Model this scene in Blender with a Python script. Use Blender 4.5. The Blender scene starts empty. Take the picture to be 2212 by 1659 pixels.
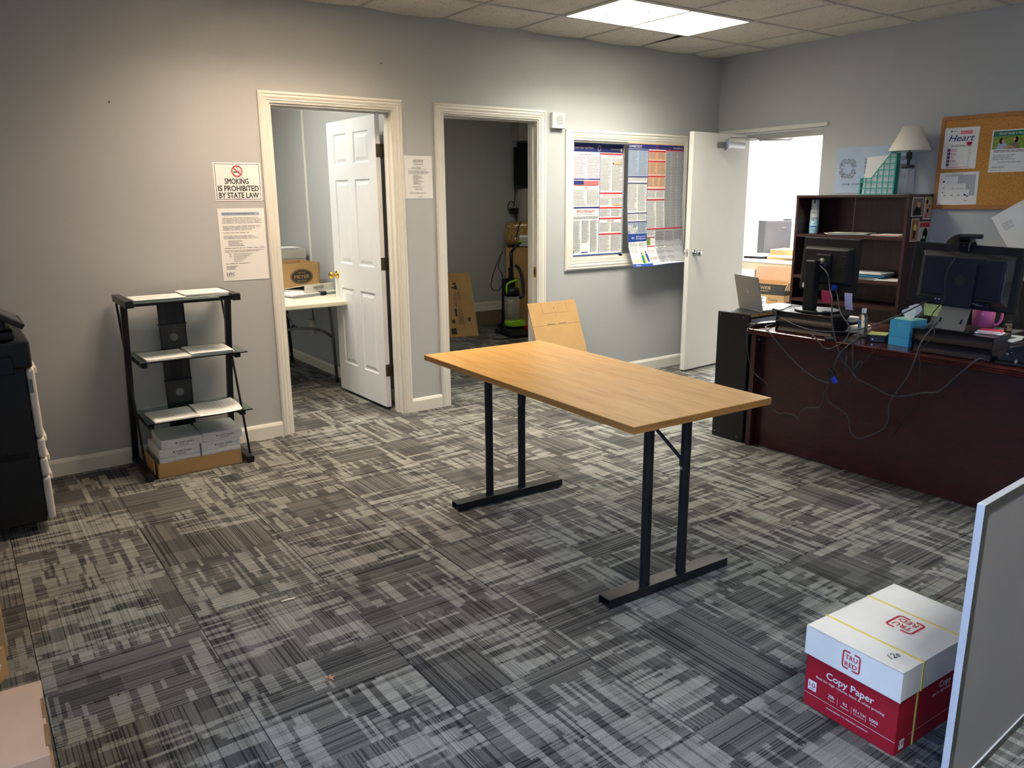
import bpy, math, random
from math import sin, cos, pi, radians
from mathutils import Vector, Matrix
random.seed(7)
S = bpy.context.scene
COL = S.collection
# ------------------------------------------------------------------ camera
cam = bpy.data.cameras.new('camera'); camo = bpy.data.objects.new('camera', cam); COL.objects.link(camo)
YAW, PITCH, ROLL = 0.618313, 0.2326895, -0.0079449
f = Vector((sin(YAW)*cos(PITCH), cos(YAW)*cos(PITCH), -sin(PITCH)))
rt = Vector((cos(YAW), -sin(YAW), 0)); up = rt.cross(f)
rt2 = cos(ROLL)*rt + sin(ROLL)*up; up2 = -sin(ROLL)*rt + cos(ROLL)*up
M = Matrix((rt2, up2, -f)).transposed().to_4x4(); M.translation = Vector((0.16544, -4.82462, 1.48139))
camo.matrix_world = M
cam.sensor_width = 36; cam.sensor_fit = 'HORIZONTAL'; cam.lens = 36*1693.158/2212; cam.clip_start = .05
S.camera = camo
# ------------------------------------------------------------------ world, daylight, exposure
S.view_settings.view_transform = 'Standard'; S.view_settings.look = 'None'
S.view_settings.gamma = 1; S.view_settings.use_curve_mapping = False
S.view_settings.exposure = 0.15
w = bpy.data.worlds.new('world'); S.world = w; w.use_nodes = True
w.node_tree.nodes['Background'].inputs[0].default_value = (.55, .72, 1, 1)
w.node_tree.nodes['Background'].inputs[1].default_value = .3
def area(name, loc, rot, sx, sy, power, col, spread=180):
    l = bpy.data.lights.new(name, 'AREA'); l.shape = 'RECTANGLE'; l.size = sx; l.size_y = sy
    l.energy = power; l.color = col; l.spread = radians(spread)
    o = bpy.data.objects.new(name, l); COL.objects.link(o); o.location = loc; o.rotation_euler = rot
    return o
# daylight outside the shop window in the left wall
area('window_daylight', (-2.0, -4.35, 1.85), (0, radians(-56), 0), 1.8, 2.6, 62, (.34, .54, 1), 100)
PANEL = {'main': (1, .95, .82, 68), 'warm': (1, .78, .58, 44), 'cool': (.95, .97, 1, 40),
         'office': (1, .97, .88, 23), 'store': (1, .95, .80, 8), 'lobby': (1, .98, .97, 260)}
# ------------------------------------------------------------------ helpers
def lin(c):
    return tuple(((x/255)/12.92 if x/255 <= .04045 else ((x/255+.055)/1.055)**2.4) for x in c)
class NT:
    def __init__(s, name):
        s.m = bpy.data.materials.new(name); s.m.use_nodes = True; s.t = s.m.node_tree
        s.b = s.t.nodes['Principled BSDF']
    def n(s, typ, **k):
        x = s.t.nodes.new(typ)
        for a, v in k.items(): setattr(x, a, v)
        return x
    def l(s, a, b): s.t.links.new(a, b)
    def put(s, node, i, v):
        if isinstance(v, bpy.types.NodeSocket): s.l(v, node.inputs[i])
        else: node.inputs[i].default_value = v
    def math(s, op, a, b=None, c=None, clamp=False):
        x = s.n('ShaderNodeMath', operation=op, use_clamp=clamp)
        s.put(x, 0, a)
        if b is not None: s.put(x, 1, b)
        if c is not None: s.put(x, 2, c)
        return x.outputs[0]
    def noise(s, vec, scale, detail=2, rough=.5, dist=0):
        x = s.n('ShaderNodeTexNoise'); s.put(x, 'Scale', scale); s.put(x, 'Detail', detail); s.put(x, 'Roughness', rough); s.put(x, 'Distortion', dist)
        if vec is not None: s.l(vec, x.inputs['Vector'])
        return x.outputs['Fac']
    def map(s, vec, scale=(1, 1, 1), loc=(0, 0, 0), rot=(0, 0, 0)):
        x = s.n('ShaderNodeMapping'); s.l(vec, x.inputs[0]); x.inputs[1].default_value = loc; x.inputs[2].default_value = rot; x.inputs[3].default_value = scale
        return x.outputs[0]
    def obj(s): return s.n('ShaderNodeTexCoord').outputs['Object']
    def ramp(s, fac, stops):
        x = s.n('ShaderNodeValToRGB'); s.l(fac, x.inputs[0]); e = x.color_ramp.elements
        while len(e) < len(stops): e.new(.5)
        for q, (p, c) in zip(e, stops): q.position = p; q.color = (*c, 1)
        return x.outputs[0]
    def bump(s, h, strength, dist=.002):
        x = s.n('ShaderNodeBump'); x.inputs['Strength'].default_value = strength; x.inputs['Distance'].default_value = dist
        s.l(h, x.inputs['Height']); s.l(x.outputs[0], s.b.inputs['Normal'])
def mat(name, c, rough=.5, metal=0, spec=.5, var=.06, vscale=6, bump=0, bscale=200, trans=0, alpha=1, emit=None, ior=1.45, coat=0):
    t = NT(name); base = lin(c); o = t.obj()
    fac = t.noise(o, vscale, 3)
    a = tuple(x*(1-var) for x in base); b = tuple(min(1, x*(1+var)) for x in base)
    t.l(t.ramp(fac, [(.3, a), (.7, b)]), t.b.inputs['Base Color'])
    t.b.inputs['Roughness'].default_value = rough; t.b.inputs['Metallic'].default_value = metal
    t.b.inputs['Specular IOR Level'].default_value = spec; t.b.inputs['IOR'].default_value = ior
    t.b.inputs['Transmission Weight'].default_value = trans; t.b.inputs['Alpha'].default_value = alpha
    t.b.inputs['Coat Weight'].default_value = coat
    if emit: t.b.inputs['Emission Color'].default_value = (*emit[:3], 1); t.b.inputs['Emission Strength'].default_value = emit[3]
    if bump: t.bump(t.noise(o, bscale, 3), bump)
    return t.m
M_ = {}
def mm(k, *a, **kw): M_[k] = mat(k, *a, **kw); return M_[k]
mm('wall_paint', (178, 180, 180), .75, var=.02, vscale=1.5, bump=.08, bscale=160)
mm('trim_white', (226, 223, 212), .38, var=.02)
mm('door_white', (226, 227, 228), .35, var=.02, vscale=3, bump=.05, bscale=60)
mm('flush_white', (226, 224, 216), .45, var=.02, vscale=3)
mm('white_wall', (240, 240, 240), .8, var=.01)
mm('louver', (150, 150, 146), .35, metal=.2)
mm('tbar', (196, 192, 184), .6)
mm('black_metal', (26, 27, 30), .38, metal=.2)
mm('black_plastic', (20, 21, 23), .45)
mm('black_gloss', (14, 14, 16), .18)
mm('grey_plastic', (92, 93, 92), .5)
mm('dark_grey', (50, 51, 53), .5)
mm('monitor_black', (22, 23, 24), .55, spec=.3)
mm('monitor_blue', (18, 23, 38), .55, spec=.3)
mm('paper', (238, 237, 234), .7, var=.01)
mm('paper_pink', (250, 225, 235), .7)
mm('ink', (42, 42, 48), .7)
mm('ink_grey', (120, 122, 126), .7)
mm('print_mid', (128, 128, 132), .7)
mm('ink_light', (176, 178, 182), .7)
mm('ink_red', (196, 48, 54), .6)
mm('navy', (38, 44, 104), .6)
mm('print_blue', (34, 70, 150), .6)
mm('pale_blue', (170, 186, 208), .7)
mm('print_orange', (226, 178, 140), .7)
mm('print_green', (28, 110, 88), .6)
mm('leaf_green', (120, 150, 60), .7, var=.35, vscale=60)
mm('skin', (206, 150, 122), .55)
mm('skin2', (150, 100, 74), .55)
mm('hair', (9, 8, 8), .8, spec=.2, bump=.4, bscale=120)
mm('cloth_black', (30, 29, 30), .9, bump=.3, bscale=300)
mm('yellow_note', (222, 226, 132), .7)
mm('pink_note', (232, 70, 104), .7)
mm('lilac_note', (206, 206, 232), .7)
mm('clear_jar', (215, 222, 222), .04, alpha=.12, var=0)
mm('clear_bin', (190, 186, 176), .08, alpha=.4, var=0)
mm('teal', (44, 176, 156), .3, trans=.35)
mm('teal_solid', (52, 168, 150), .35)
mm('card', (178, 142, 94), .8, var=.06, vscale=8, bump=.1, bscale=90)
mm('card_edge', (140, 100, 58), .9)
mm('card_pale', (200, 162, 128), .8, var=.05, vscale=8)
mm('card_dark', (56, 52, 46), .8)
mm('glass_shelf', (196, 222, 214), .04, trans=1, ior=1.45)
mm('glass', (250, 252, 252), .01, trans=1, ior=1.45)
mm('clear_plastic', (225, 222, 214), .08, trans=.92)
mm('silver', (190, 190, 188), .22, metal=1)
mm('brass', (216, 176, 90), .18, metal=1)
mm('bronze', (92, 84, 68), .35, metal=.9)
mm('laptop_silver', (150, 152, 146), .4, metal=.25)
mm('alu', (214, 218, 224), .35, metal=.25)
mm('alu_dark', (96, 94, 88), .35, metal=.8)
mm('board_grey', (124, 120, 119), .6, var=.02)
mm('red_box', (168, 22, 42), .5)
mm('box_white', (236, 234, 224), .6)
mm('yellow_strap', (230, 208, 104), .5)
mm('beige_metal', (206, 196, 164), .45)
mm('fridge', (72, 72, 74), .3, metal=.3)
mm('lime', (140, 196, 50), .35)
mm('red_plastic', (200, 40, 40), .4)
mm('plinth', (128, 112, 98), .95, bump=.6, bscale=160, var=.15, vscale=40)
mm('table_plastic', (232, 226, 200), .5)
mm('leg_grey', (118, 118, 116), .4, metal=.5)
mm('shade', (236, 230, 218), .8)
mm('frame_wood', (170, 112, 62), .5, var=.12, vscale=14)
mm('pink_cup', (236, 120, 176), .22, trans=.35)
mm('copier_white', (226, 218, 208), .4)
mm('copier_screen', (60, 62, 66), .25)
mm('blue_plug', (30, 62, 190), .35)
mm('tissue_blue', (70, 168, 200), .6, bump=.5, bscale=160)
mm('tissue_teal', (130, 206, 198), .6)
mm('cream_binder', (228, 226, 214), .45)
mm('grey_carton', (186, 184, 172), .8)
mm('label_aqua', (170, 214, 226), .35)
mm('cabinet', (176, 176, 168), .5)
mm('screw', (180, 180, 178), .3, metal=.8)
mm('spec_white', (236, 226, 200), .6)
mm('blue_folder', (60, 150, 200), .5)
mm('envelope', (212, 176, 118), .7, var=.08, vscale=12)
def wood(name, stops, rough, sc, coat=0, wave=1.0):
    t = NT(name); o = t.obj(); v = t.map(o, sc)
    n1 = t.noise(v, 3.2, 6, .6, .6); n2 = t.noise(t.map(o, tuple(q*4 for q in sc)), 9, 5, .7)
    fac = t.math('ADD', t.math('MULTIPLY', n1, .7), t.math('MULTIPLY', n2, .3))
    t.l(t.ramp(fac, stops), t.b.inputs['Base Color']); t.b.inputs['Roughness'].default_value = rough
    t.b.inputs['Coat Weight'].default_value = coat
    t.bump(n2, .06)
    M_[name] = t.m
wood('oak_laminate', [(.34, lin((194, 140, 62))), (.5, lin((214, 166, 90))), (.66, lin((224, 182, 108)))], .34, (16, 1.1, 9))
wood('oak_edge', [(.35, lin((128, 84, 36))), (.65, lin((176, 126, 66)))], .45, (2, .6, 40))
wood('mahogany', [(.35, lin((34, 11, 12))), (.65, lin((60, 21, 21)))], .36, (3, 3, 14), coat=.15)
wood('mahogany_top', [(.35, lin((52, 16, 13))), (.65, lin((88, 32, 27)))], .22, (14, 1.2, 3), coat=.3)
wood('mahogany_case', [(.35, lin((38, 17, 17))), (.65, lin((62, 30, 29)))], .4, (14, 14, 1.2))
wood('chipboard', [(.4, lin((150, 110, 50))), (.6, lin((222, 182, 98)))], .8, (30, 30, 30))
def cork():
    t = NT('cork'); o = t.obj(); n = t.noise(o, 95, 4, .7); n2 = t.noise(o, 3, 2)
    fac = t.math('ADD', t.math('MULTIPLY', n, .8), t.math('MULTIPLY', n2, .2))
    t.l(t.ramp(fac, [(.34, lin((160, 106, 44))), (.5, lin((190, 136, 66))), (.68, lin((204, 150, 78)))]), t.b.inputs['Base Color'])
    t.b.inputs['Roughness'].default_value = .9; t.bump(n, .3); M_['cork'] = t.m
cork()
def tile_mat():
    t = NT('ceiling_tile'); o = t.obj()
    n = t.noise(t.map(o, (1, 1.6, 1)), 38, 3, .6, 1.5)
    pit = t.math('GREATER_THAN', n, .62)
    n2 = t.noise(o, 2, 2)
    base = t.ramp(n2, [(.3, lin((214, 208, 196))), (.7, lin((224, 219, 208)))])
    mx = t.n('ShaderNodeMix', data_type='RGBA'); t.l(pit, mx.inputs['Factor']); t.l(base, mx.inputs['A']); mx.inputs['B'].default_value = (*lin((168, 160, 146)), 1)
    t.l(mx.outputs['Result'], t.b.inputs['Base Color']); t.b.inputs['Roughness'].default_value = .95
    t.bump(t.math('SUBTRACT', t.noise(o, 60, 4), t.math('MULTIPLY', pit, .8)), .5, .003); M_['ceiling_tile'] = t.m
tile_mat()
def carpet():
    t = NT('carpet'); o = t.obj()
    sp = t.n('ShaderNodeSeparateXYZ'); t.l(o, sp.inputs[0])
    r = t.n('ShaderNodeObjectInfo').outputs['Random']
    wob = t.noise(t.map(o, (220, 220, 1)), 1, 1)
    x = t.math('ADD', sp.outputs[0], t.math('MULTIPLY', r, 371.7))
    y = t.math('ADD', sp.outputs[1], t.math('MULTIPLY', r, 537.3))
    yw = t.math('ADD', y, t.math('MULTIPLY', wob, .035))
    def wn(a, b=None):
        q = t.n('ShaderNodeTexWhiteNoise', noise_dimensions='2D'); cb = t.n('ShaderNodeCombineXYZ')
        t.put(cb, 0, a); t.put(cb, 1, b if b is not None else 0.0); t.l(cb.outputs[0], q.inputs['Vector']); return q.outputs['Value']
    def cells(wd, ln, seed):
        c = t.math('FLOOR', t.math('ADD', t.math('DIVIDE', x, wd), seed))
        ph = t.math('MULTIPLY', wn(c, seed+.3), 9.0)
        j = t.math('FLOOR', t.math('ADD', t.math('DIVIDE', yw, ln), ph))
        return wn(t.math('ADD', c, .37), t.math('ADD', j, seed*3.1))
    A = cells(.040, .19, 3.0); B = cells(.013, .14, 11.0); D = cells(.15, .10, 23.0); E2 = cells(.022, .22, 31.0)
    gt = lambda a, v: t.math('GREATER_THAN', a, v)
    lt = lambda a, v: t.math('LESS_THAN', a, v)
    mul = lambda p, q: t.math('MULTIPLY', p, q)
    cl = gt(cells(.30, .26, 41.0), .2)
    lA = mul(gt(A, .78), t.math('ADD', .45, mul(t.math('SUBTRACT', A, .78), 2.4)))
    lB = mul(gt(B, .80), t.math('ADD', .5, mul(t.math('SUBTRACT', B, .80), 2.2)))
    lE = mul(gt(E2, .84), .85)
    light = mul(t.math('MAXIMUM', lA, t.math('MAXIMUM', lB, lE)), cl)
    dark = t.math('MAXIMUM', lt(D, .26), lt(A, .12))
    nl = t.math('SUBTRACT', 1.0, light)
    band = wn(t.math('FLOOR', t.math('MULTIPLY', y, 55.0)), 5.5)
    fine = wn(t.math('FLOOR', t.math('MULTIPLY', y, 270.0)), 7.5)
    fx = wn(t.math('FLOOR', t.math('MULTIPLY', y, 240.0)), 9.5)
    grain = t.noise(t.map(o, (330, 330, 1)), 1, 2, .75)
    tone = t.math('ADD', .42, t.math('MULTIPLY', light, .25))
    tone = t.math('SUBTRACT', tone, t.math('MULTIPLY', t.math('MULTIPLY', dark, nl), .10))
    tone = t.math('ADD', tone, t.math('MULTIPLY', t.math('SUBTRACT', band, .5), .09))
    lw = t.math('ADD', .11, t.math('MULTIPLY', nl, .10))
    tone = t.math('SUBTRACT', tone, t.math('MULTIPLY', gt(fx, .76), lw))
    tone = t.math('ADD', tone, t.math('MULTIPLY', t.math('SUBTRACT', fine, .5), .09))
    tone = t.math('ADD', tone, t.math('MULTIPLY', t.math('SUBTRACT', grain, .5), .62))
    col = t.ramp(tone, [(0, lin((22, 22, 23))), (.2, lin((54, 54, 54))), (.42, lin((92, 92, 88))), (.72, lin((146, 147, 140))), (1, lin((196, 197, 188)))])
    t.l(col, t.b.inputs['Base Color']); t.b.inputs['Roughness'].default_value = .95; t.b.inputs['Specular IOR Level'].default_value = .2
    h = t.math('SUBTRACT', grain, t.math('MULTIPLY', gt(fx, .76), .5)); t.bump(h, .5, .004)
    M_['carpet'] = t.m
carpet()
def perf():
    t = NT('perforated_black'); o = t.obj()
    v = t.n('ShaderNodeTexVoronoi'); v.inputs['Scale'].default_value = 240; v.inputs['Randomness'].default_value = 0; t.l(o, v.inputs['Vector'])
    d = t.math('LESS_THAN', v.outputs['Distance'], .28)
    t.l(t.ramp(d, [(0, lin((22, 22, 24))), (1, lin((120, 118, 114)))]), t.b.inputs['Base Color']); t.b.inputs['Roughness'].default_value = .5; M_['perforated_black'] = t.m
perf()
def mesh_grey():
    t = NT('tray_mesh'); o = t.obj()
    v = t.n('ShaderNodeTexVoronoi'); v.inputs['Scale'].default_value = 300; v.inputs['Randomness'].default_value = 0; t.l(o, v.inputs['Vector'])
    d = t.math('LESS_THAN', v.outputs['Distance'], .33)
    t.l(t.ramp(d, [(0, lin((50, 46, 43))), (1, lin((28, 26, 25)))]), t.b.inputs['Base Color']); t.b.inputs['Roughness'].default_value = .4; t.b.inputs['Metallic'].default_value = .3; M_['tray_mesh'] = t.m
mesh_grey()
def wicker():
    t = NT('wicker'); o = t.obj()
    n = t.noise(t.map(o, (3, 1, 1), rot=(0, 0, .6)), 18, 4, .7, 2.5)
    t.l(t.ramp(n, [(.35, lin((96, 66, 26))), (.5, lin((178, 136, 70))), (.68, lin((226, 194, 124)))]), t.b.inputs['Base Color'])
    t.b.inputs['Roughness'].default_value = .35; t.b.inputs['Coat Weight'].default_value = .6; t.bump(n, 1, .01); M_['wicker'] = t.m
wicker()
def emitter(k):
    r, g, b, s = PANEL[k]; t = NT('lamp_'+k)
    t.b.inputs['Base Color'].default_value = (.9, .9, .9, 1); t.b.inputs['Emission Color'].default_value = (r, g, b, 1); t.b.inputs['Emission Strength'].default_value = s
    return t.m

class MB:
    def __init__(s): s.v = []; s.f = []; s.mi = []; s.sm = []; s.mats = []
    def k(s, m):
        m = M_[m] if isinstance(m, str) else m
        if m not in s.mats: s.mats.append(m)
        return s.mats.index(m)
    def add(s, vs, fs, m, smooth=False, T=None):
        n = len(s.v); i = s.k(m)
        for p in vs: s.v.append(tuple(T @ Vector(p)) if T is not None else tuple(p))
        for q in fs: s.f.append(tuple(n+a for a in q)); s.mi.append(i); s.sm.append(smooth)
        return s
    def box(s, x0, x1, y0, y1, z0, z1, m, T=None):
        vs = [(x, y, z) for z in (z0, z1) for y in (y0, y1) for x in (x0, x1)]
        return s.add(vs, [(0, 2, 3, 1), (4, 5, 7, 6), (0, 1, 5, 4), (2, 6, 7, 3), (0, 4, 6, 2), (1, 3, 7, 5)], m, False, T)
    def cyl(s, a, b, r, m, r2=None, n=20, T=None, caps=True):
        a = Vector(a); b = Vector(b); d = (b-a).normalized(); r2 = r if r2 is None else r2
        u = d.orthogonal().normalized(); v = d.cross(u); vs = []
        for p, q in ((a, r), (b, r2)):
            for i in range(n): t = 2*pi*i/n; vs.append(p+u*cos(t)*q+v*sin(t)*q)
        s.add(vs, [(i, (i+1) % n, n+(i+1) % n, n+i) for i in range(n)], m, True, T)
        if caps: s.add(vs[:n], [tuple(range(n))[::-1]], m, False, T); s.add(vs[n:], [tuple(range(n))], m, False, T)
        return s
    def tube(s, pts, r, m, n=6, T=None, sub=3, rect=None):
        P = [Vector(p) for p in pts]
        if sub > 1 and len(P) > 2:
            Q = []
            for i in range(len(P)-1):
                p0, p1, p2, p3 = P[max(i-1, 0)], P[i], P[i+1], P[min(i+2, len(P)-1)]
                for j in range(sub):
                    t = j/sub; Q.append(.5*((2*p1)+(p2-p0)*t+(2*p0-5*p1+4*p2-p3)*t*t+(3*p1-p0-3*p2+p3)*t**3))
            Q.append(P[-1]); P = Q
        vs = []; u = None
        for i, p in enumerate(P):
            d = (P[min(i+1, len(P)-1)]-P[max(i-1, 0)]).normalized()
            u = d.orthogonal().normalized() if u is None else (u-d*u.dot(d)).normalized()
            v = d.cross(u); rr = r[i] if isinstance(r, list) else r
            for j in range(n): t = 2*pi*(j+.5)/n; vs.append(p+u*cos(t)*rr+v*sin(t)*rr)
        L = len(P)
        fs = [(i*n+j, i*n+(j+1) % n, (i+1)*n+(j+1) % n, (i+1)*n+j) for i in range(L-1) for j in range(n)]
        fs += [tuple(range(n))[::-1], tuple((L-1)*n+j for j in range(n))]
        return s.add(vs, fs, m, n > 4, T)
    def lathe(s, prof, m, c=(0, 0, 0), n=28, T=None, smooth=True):
        vs = [(c[0]+r*cos(2*pi*i/n), c[1]+r*sin(2*pi*i/n), c[2]+z) for r, z in prof for i in range(n)]
        fs = [(a*n+i, a*n+(i+1) % n, (a+1)*n+(i+1) % n, (a+1)*n+i) for a in range(len(prof)-1) for i in range(n)]
        return s.add(vs, fs, m, smooth, T)
    def prism(s, poly, a, b, axis, m, T=None):
        # polygon in the two other axes (cyclic order), extruded along axis from a to b
        def p3(p, h): return {'x': (h, p[0], p[1]), 'y': (p[0], h, p[1]), 'z': (p[0], p[1], h)}[axis]
        n = len(poly); vs = [p3(p, a) for p in poly]+[p3(p, b) for p in poly]
        fs = [(i, (i+1) % n, n+(i+1) % n, n+i) for i in range(n)]+[tuple(range(n))[::-1], tuple(range(n, 2*n))]
        return s.add(vs, fs, m, False, T)
    def ball(s, c, r, m, n=16, k=10, sc=(1, 1, 1), T=None, noise=0):
        vs = []; rnd = random.Random(3)
        for i in range(k+1):
            th = pi*i/k
            for j in range(n):
                ph = 2*pi*j/n; q = 1+noise*(rnd.random()-.5)
                vs.append((c[0]+r*sc[0]*sin(th)*cos(ph)*q, c[1]+r*sc[1]*sin(th)*sin(ph)*q, c[2]+r*sc[2]*cos(th)*q))
        return s.add(vs, [(i*n+j, (i+1)*n+j, (i+1)*n+(j+1) % n, i*n+(j+1) % n) for i in range(k) for j in range(n)], m, True, T)
    def build(s, name, parent=None, loc=(0, 0, 0), rz=0, bevel=0, seg=2, label=None, cat=None, group=None, kind=None, fix=True):
        me = bpy.data.meshes.new(name); me.from_pydata(s.v, [], s.f)
        for m in s.mats: me.materials.append(m)
        me.polygons.foreach_set('material_index', s.mi); me.polygons.foreach_set('use_smooth', s.sm); me.update()
        if fix:
            import bmesh
            b = bmesh.new(); b.from_mesh(me); bmesh.ops.recalc_face_normals(b, faces=b.faces); b.to_mesh(me); b.free()
        o = bpy.data.objects.new(name, me); COL.objects.link(o); o.location = loc; o.rotation_euler = (0, 0, rz)
        if parent: o.parent = parent
        if bevel:
            bm = o.modifiers.new('bevel', 'BEVEL'); bm.width = bevel; bm.segments = seg; bm.limit_method = 'ANGLE'; bm.harden_normals = False
        tag(o, label, cat, group, kind); return o
def tag(o, label=None, cat=None, group=None, kind=None):
    if label: o['label'] = label
    if cat: o['category'] = cat
    if group: o['group'] = group
    if kind: o['kind'] = kind
    return o
def thing(name, label, cat, loc=(0, 0, 0), rz=0, group=None):
    o = bpy.data.objects.new(name, None); COL.objects.link(o); o.location = loc; o.rotation_euler = (0, 0, rz); o.empty_display_size = .05
    return tag(o, label, cat, group)
TXT = {}
def text_geo(body, bold):
    key = (body, bold)
    if key not in TXT:
        c = bpy.data.curves.new('lettering', 'FONT'); c.body = body; c.size = 1; c.offset = bold; c.resolution_u = 3
        o = bpy.data.objects.new('lettering', c); COL.objects.link(o)
        dg = bpy.context.evaluated_depsgraph_get(); ev = o.evaluated_get(dg); me = ev.to_mesh()
        vs = [(v.co.x, v.co.y) for v in me.vertices]; fs = [tuple(p.vertices) for p in me.polygons]
        ev.to_mesh_clear(); bpy.data.objects.remove(o); bpy.data.curves.remove(c)
        TXT[key] = (vs, fs)
    return TXT[key]
class Sheet:
    """flat print laid on a surface: (u,v) in metres, layers a fraction of a millimetre apart"""
    def __init__(s, mb, fn, eps=.0004): s.mb = mb; s.fn = fn; s.eps = eps
    def rect(s, u0, v0, u1, v1, m, L=1, nu=1, nv=1):
        vs = [s.fn(u0+(u1-u0)*i/nu, v0+(v1-v0)*j/nv, L*s.eps) for j in range(nv+1) for i in range(nu+1)]
        s.mb.add(vs, [(j*(nu+1)+i, j*(nu+1)+i+1, (j+1)*(nu+1)+i+1, (j+1)*(nu+1)+i) for j in range(nv) for i in range(nu)], m)
    def poly(s, pts, m, L=1): s.mb.add([s.fn(u, v, L*s.eps) for u, v in pts], [tuple(range(len(pts)))], m)
    def ell(s, u, v, a, b, m, L=1, n=18): s.poly([(u+a*cos(2*pi*i/n), v+b*sin(2*pi*i/n)) for i in range(n)], m, L)
    def ring(s, u, v, a, b, t, m, L=1, n=28):
        vs = []
        for q in (0, t):
            for i in range(n): vs.append(s.fn(u+(a-q)*cos(2*pi*i/n), v+(b-q)*sin(2*pi*i/n), L*s.eps))
        s.mb.add(vs, [(i, (i+1) % n, n+(i+1) % n, n+i) for i in range(n)], m)
    def line(s, pts, w, m, L=2):
        for (a, b), (c, d) in zip(pts, pts[1:]):
            ln = math.hypot(c-a, d-b) or 1; nx, ny = -(d-b)/ln*w/2, (c-a)/ln*w/2
            s.poly([(a+nx, b+ny), (c+nx, d+ny), (c-nx, d-ny), (a-nx, b-ny)], m, L)
    def text(s, body, u, v, h, m, align='l', bold=0.0, w=None, L=2, slant=0, rot=0):
        if bold > .001:
            k0 = h/.70*bold*.55
            for q, (du, dv) in enumerate(((-k0, 0), (k0, 0), (0, k0*.7), (0, -k0*.7))):
                s.text(body, u+du, v+dv, h, m, align, 0, w, L+.12*q, slant, rot)
            return
        bold = 0
        vs, fs = text_geo(body, bold)
        if not vs: return
        x0 = min(p[0] for p in vs); x1 = max(p[0] for p in vs); k = h/.70
        kx = w/(x1-x0) if w else k
        off = {'l': -x0*kx, 'c': -(x0+x1)/2*kx, 'r': -x1*kx}[align]
        out = []
        for a, b in vs:
            du, dv = off+a*kx+slant*b*k, b*k
            out.append(s.fn(u+du*cos(rot)-dv*sin(rot), v+du*sin(rot)+dv*cos(rot), L*s.eps))
        s.mb.add(out, fs, m)
    def para(s, u0, v0, u1, v1, m, pitch, th=.5, L=2, seed=0, ragged=.25, words=True):
        """lines of print too small to read"""
        rnd = random.Random(seed+int(u0*1e4)+int(v0*1e4)*7); v = v1
        while v-pitch >= v0-1e-6:
            end = u1-(u1-u0)*ragged*rnd.random()*(rnd.random() < .5); u = u0
            while u < end-1e-4:
                wl = rnd.uniform(1.5, 6)*pitch if words else (end-u)
                s.rect(u, v-pitch*(.5+th/2), min(u+wl, end), v-pitch*(.5-th/2), m, L); u += wl+pitch*.5
            v -= pitch
def plane(O, U, V):
    O = Vector(O); U = Vector(U).normalized(); V = Vector(V).normalized(); N = U.cross(V)
    return lambda u, v, h: O+U*u+V*v+N*h
def Tz(loc, rz=0): return Matrix.Translation(loc) @ Matrix.Rotation(rz, 4, 'Z')
def copies(root, loc, rz, label=None):
    r = root.copy(); COL.objects.link(r); r.location = loc; r.rotation_euler = (0, 0, rz)
    if label: r['label'] = label
    for ch in root.children:
        c = ch.copy(); COL.objects.link(c); c.parent = r
        for g in ch.children:
            d = g.copy(); COL.objects.link(d); d.parent = c
    return r
# ================================================================== SETTING
H = 2.6437; XR = 5.847
fl = MB().box(-1.5, 9.3, -5.8, 4.2, -.08, -.0062, 'dark_grey').build('floor', kind='structure')
s_ = .4978; tx, ty = 1.2154, -2.543
tm = MB().box(-.2479, .2479, -.2479, .2479, -.006, 0, 'carpet')
proto = tm.build('carpet_tile', fl, bevel=.0012, seg=1)
first = True
def tile_at(i, j):
    global first
    x = tx+(i+.5)*s_; y = ty-(j+.5)*s_
    o = proto if first else proto.copy()
    if not first: COL.objects.link(o)
    first = False; o.parent = fl
    o.location = (x, y, random.uniform(-.0006, 0)); k = random.choice((0, 2))
    o.rotation_euler = (0, 0, pi/2*(k+(1 if (i+j) % 2 == 0 else 0)))
for j in range(-11, 6):
    for i in range(-5, 16):
        x = tx+(i+.5)*s_; y = ty-(j+.5)*s_
        if y < .25 and x < 6.1 and y > -5.2: tile_at(i, j)
        elif y >= .25 and 1.2 < x < 6.1 and y < 3.1: tile_at(i, j)
        elif x >= 6.1 and -2 < y < 2.4: tile_at(i, j)
# ---- walls (one mesh each)
def wall(name, boxes, m='wall_paint'):
    b = MB()
    for q in boxes: b.box(*q, m)
    return b.build(name, kind='structure')
wb = wall('wall_back', [(-1.4, 1.842, 0, .115, 0, 2.81), (1.842, 2.65, 0, .115, 2.04, 2.81), (2.65, 3.035, 0, .115, 0, 2.81),
                   (3.035, 3.845, 0, .115, 2.03, 2.81), (3.845, 4.185, 0, .115, 0, 2.81), (4.185, 5.39, 0, .115, 0, .995),
                   (4.185, 5.39, 0, .115, 1.91, 2.81), (5.39, 6.15, 0, .115, 0, 2.81)])
wall('wall_right', [(XR, 6.05, -5.8, -1.04, 0, 2.81), (XR, 6.05, -1.04, -.13, 2.0, 2.81), (XR, 6.05, -.13, 0, 0, 2.81)])
wall('wall_left', [(-1.5, -1.4, -5.8, -5.65, 0, 2.81), (-1.5, -1.4, -5.65, -3.05, 0, .35), (-1.5, -1.4, -5.65, -3.05, 2.35, 2.81), (-1.5, -1.4, -3.05, .115, 0, 2.81)])
wall('wall_front', [(-1.5, XR, -5.8, -5.7, 0, 2.81)])
wall('wall_office_right', [(2.77, 2.87, .115, 3.1, 0, 2.81)])
wall('wall_office_left', [(.6, .7, .115, 3.1, 0, 2.81)])
wall('wall_office_back', [(.7, 2.77, 3.0, 3.1, 0, 2.81)])
wall('wall_storeroom_back', [(2.87, 6.05, 3.0, 3.1, 0, 2.81)])
wall('wall_storeroom_right', [(6.05, 6.15, .115, 3.1, 0, 2.81)])
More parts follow.
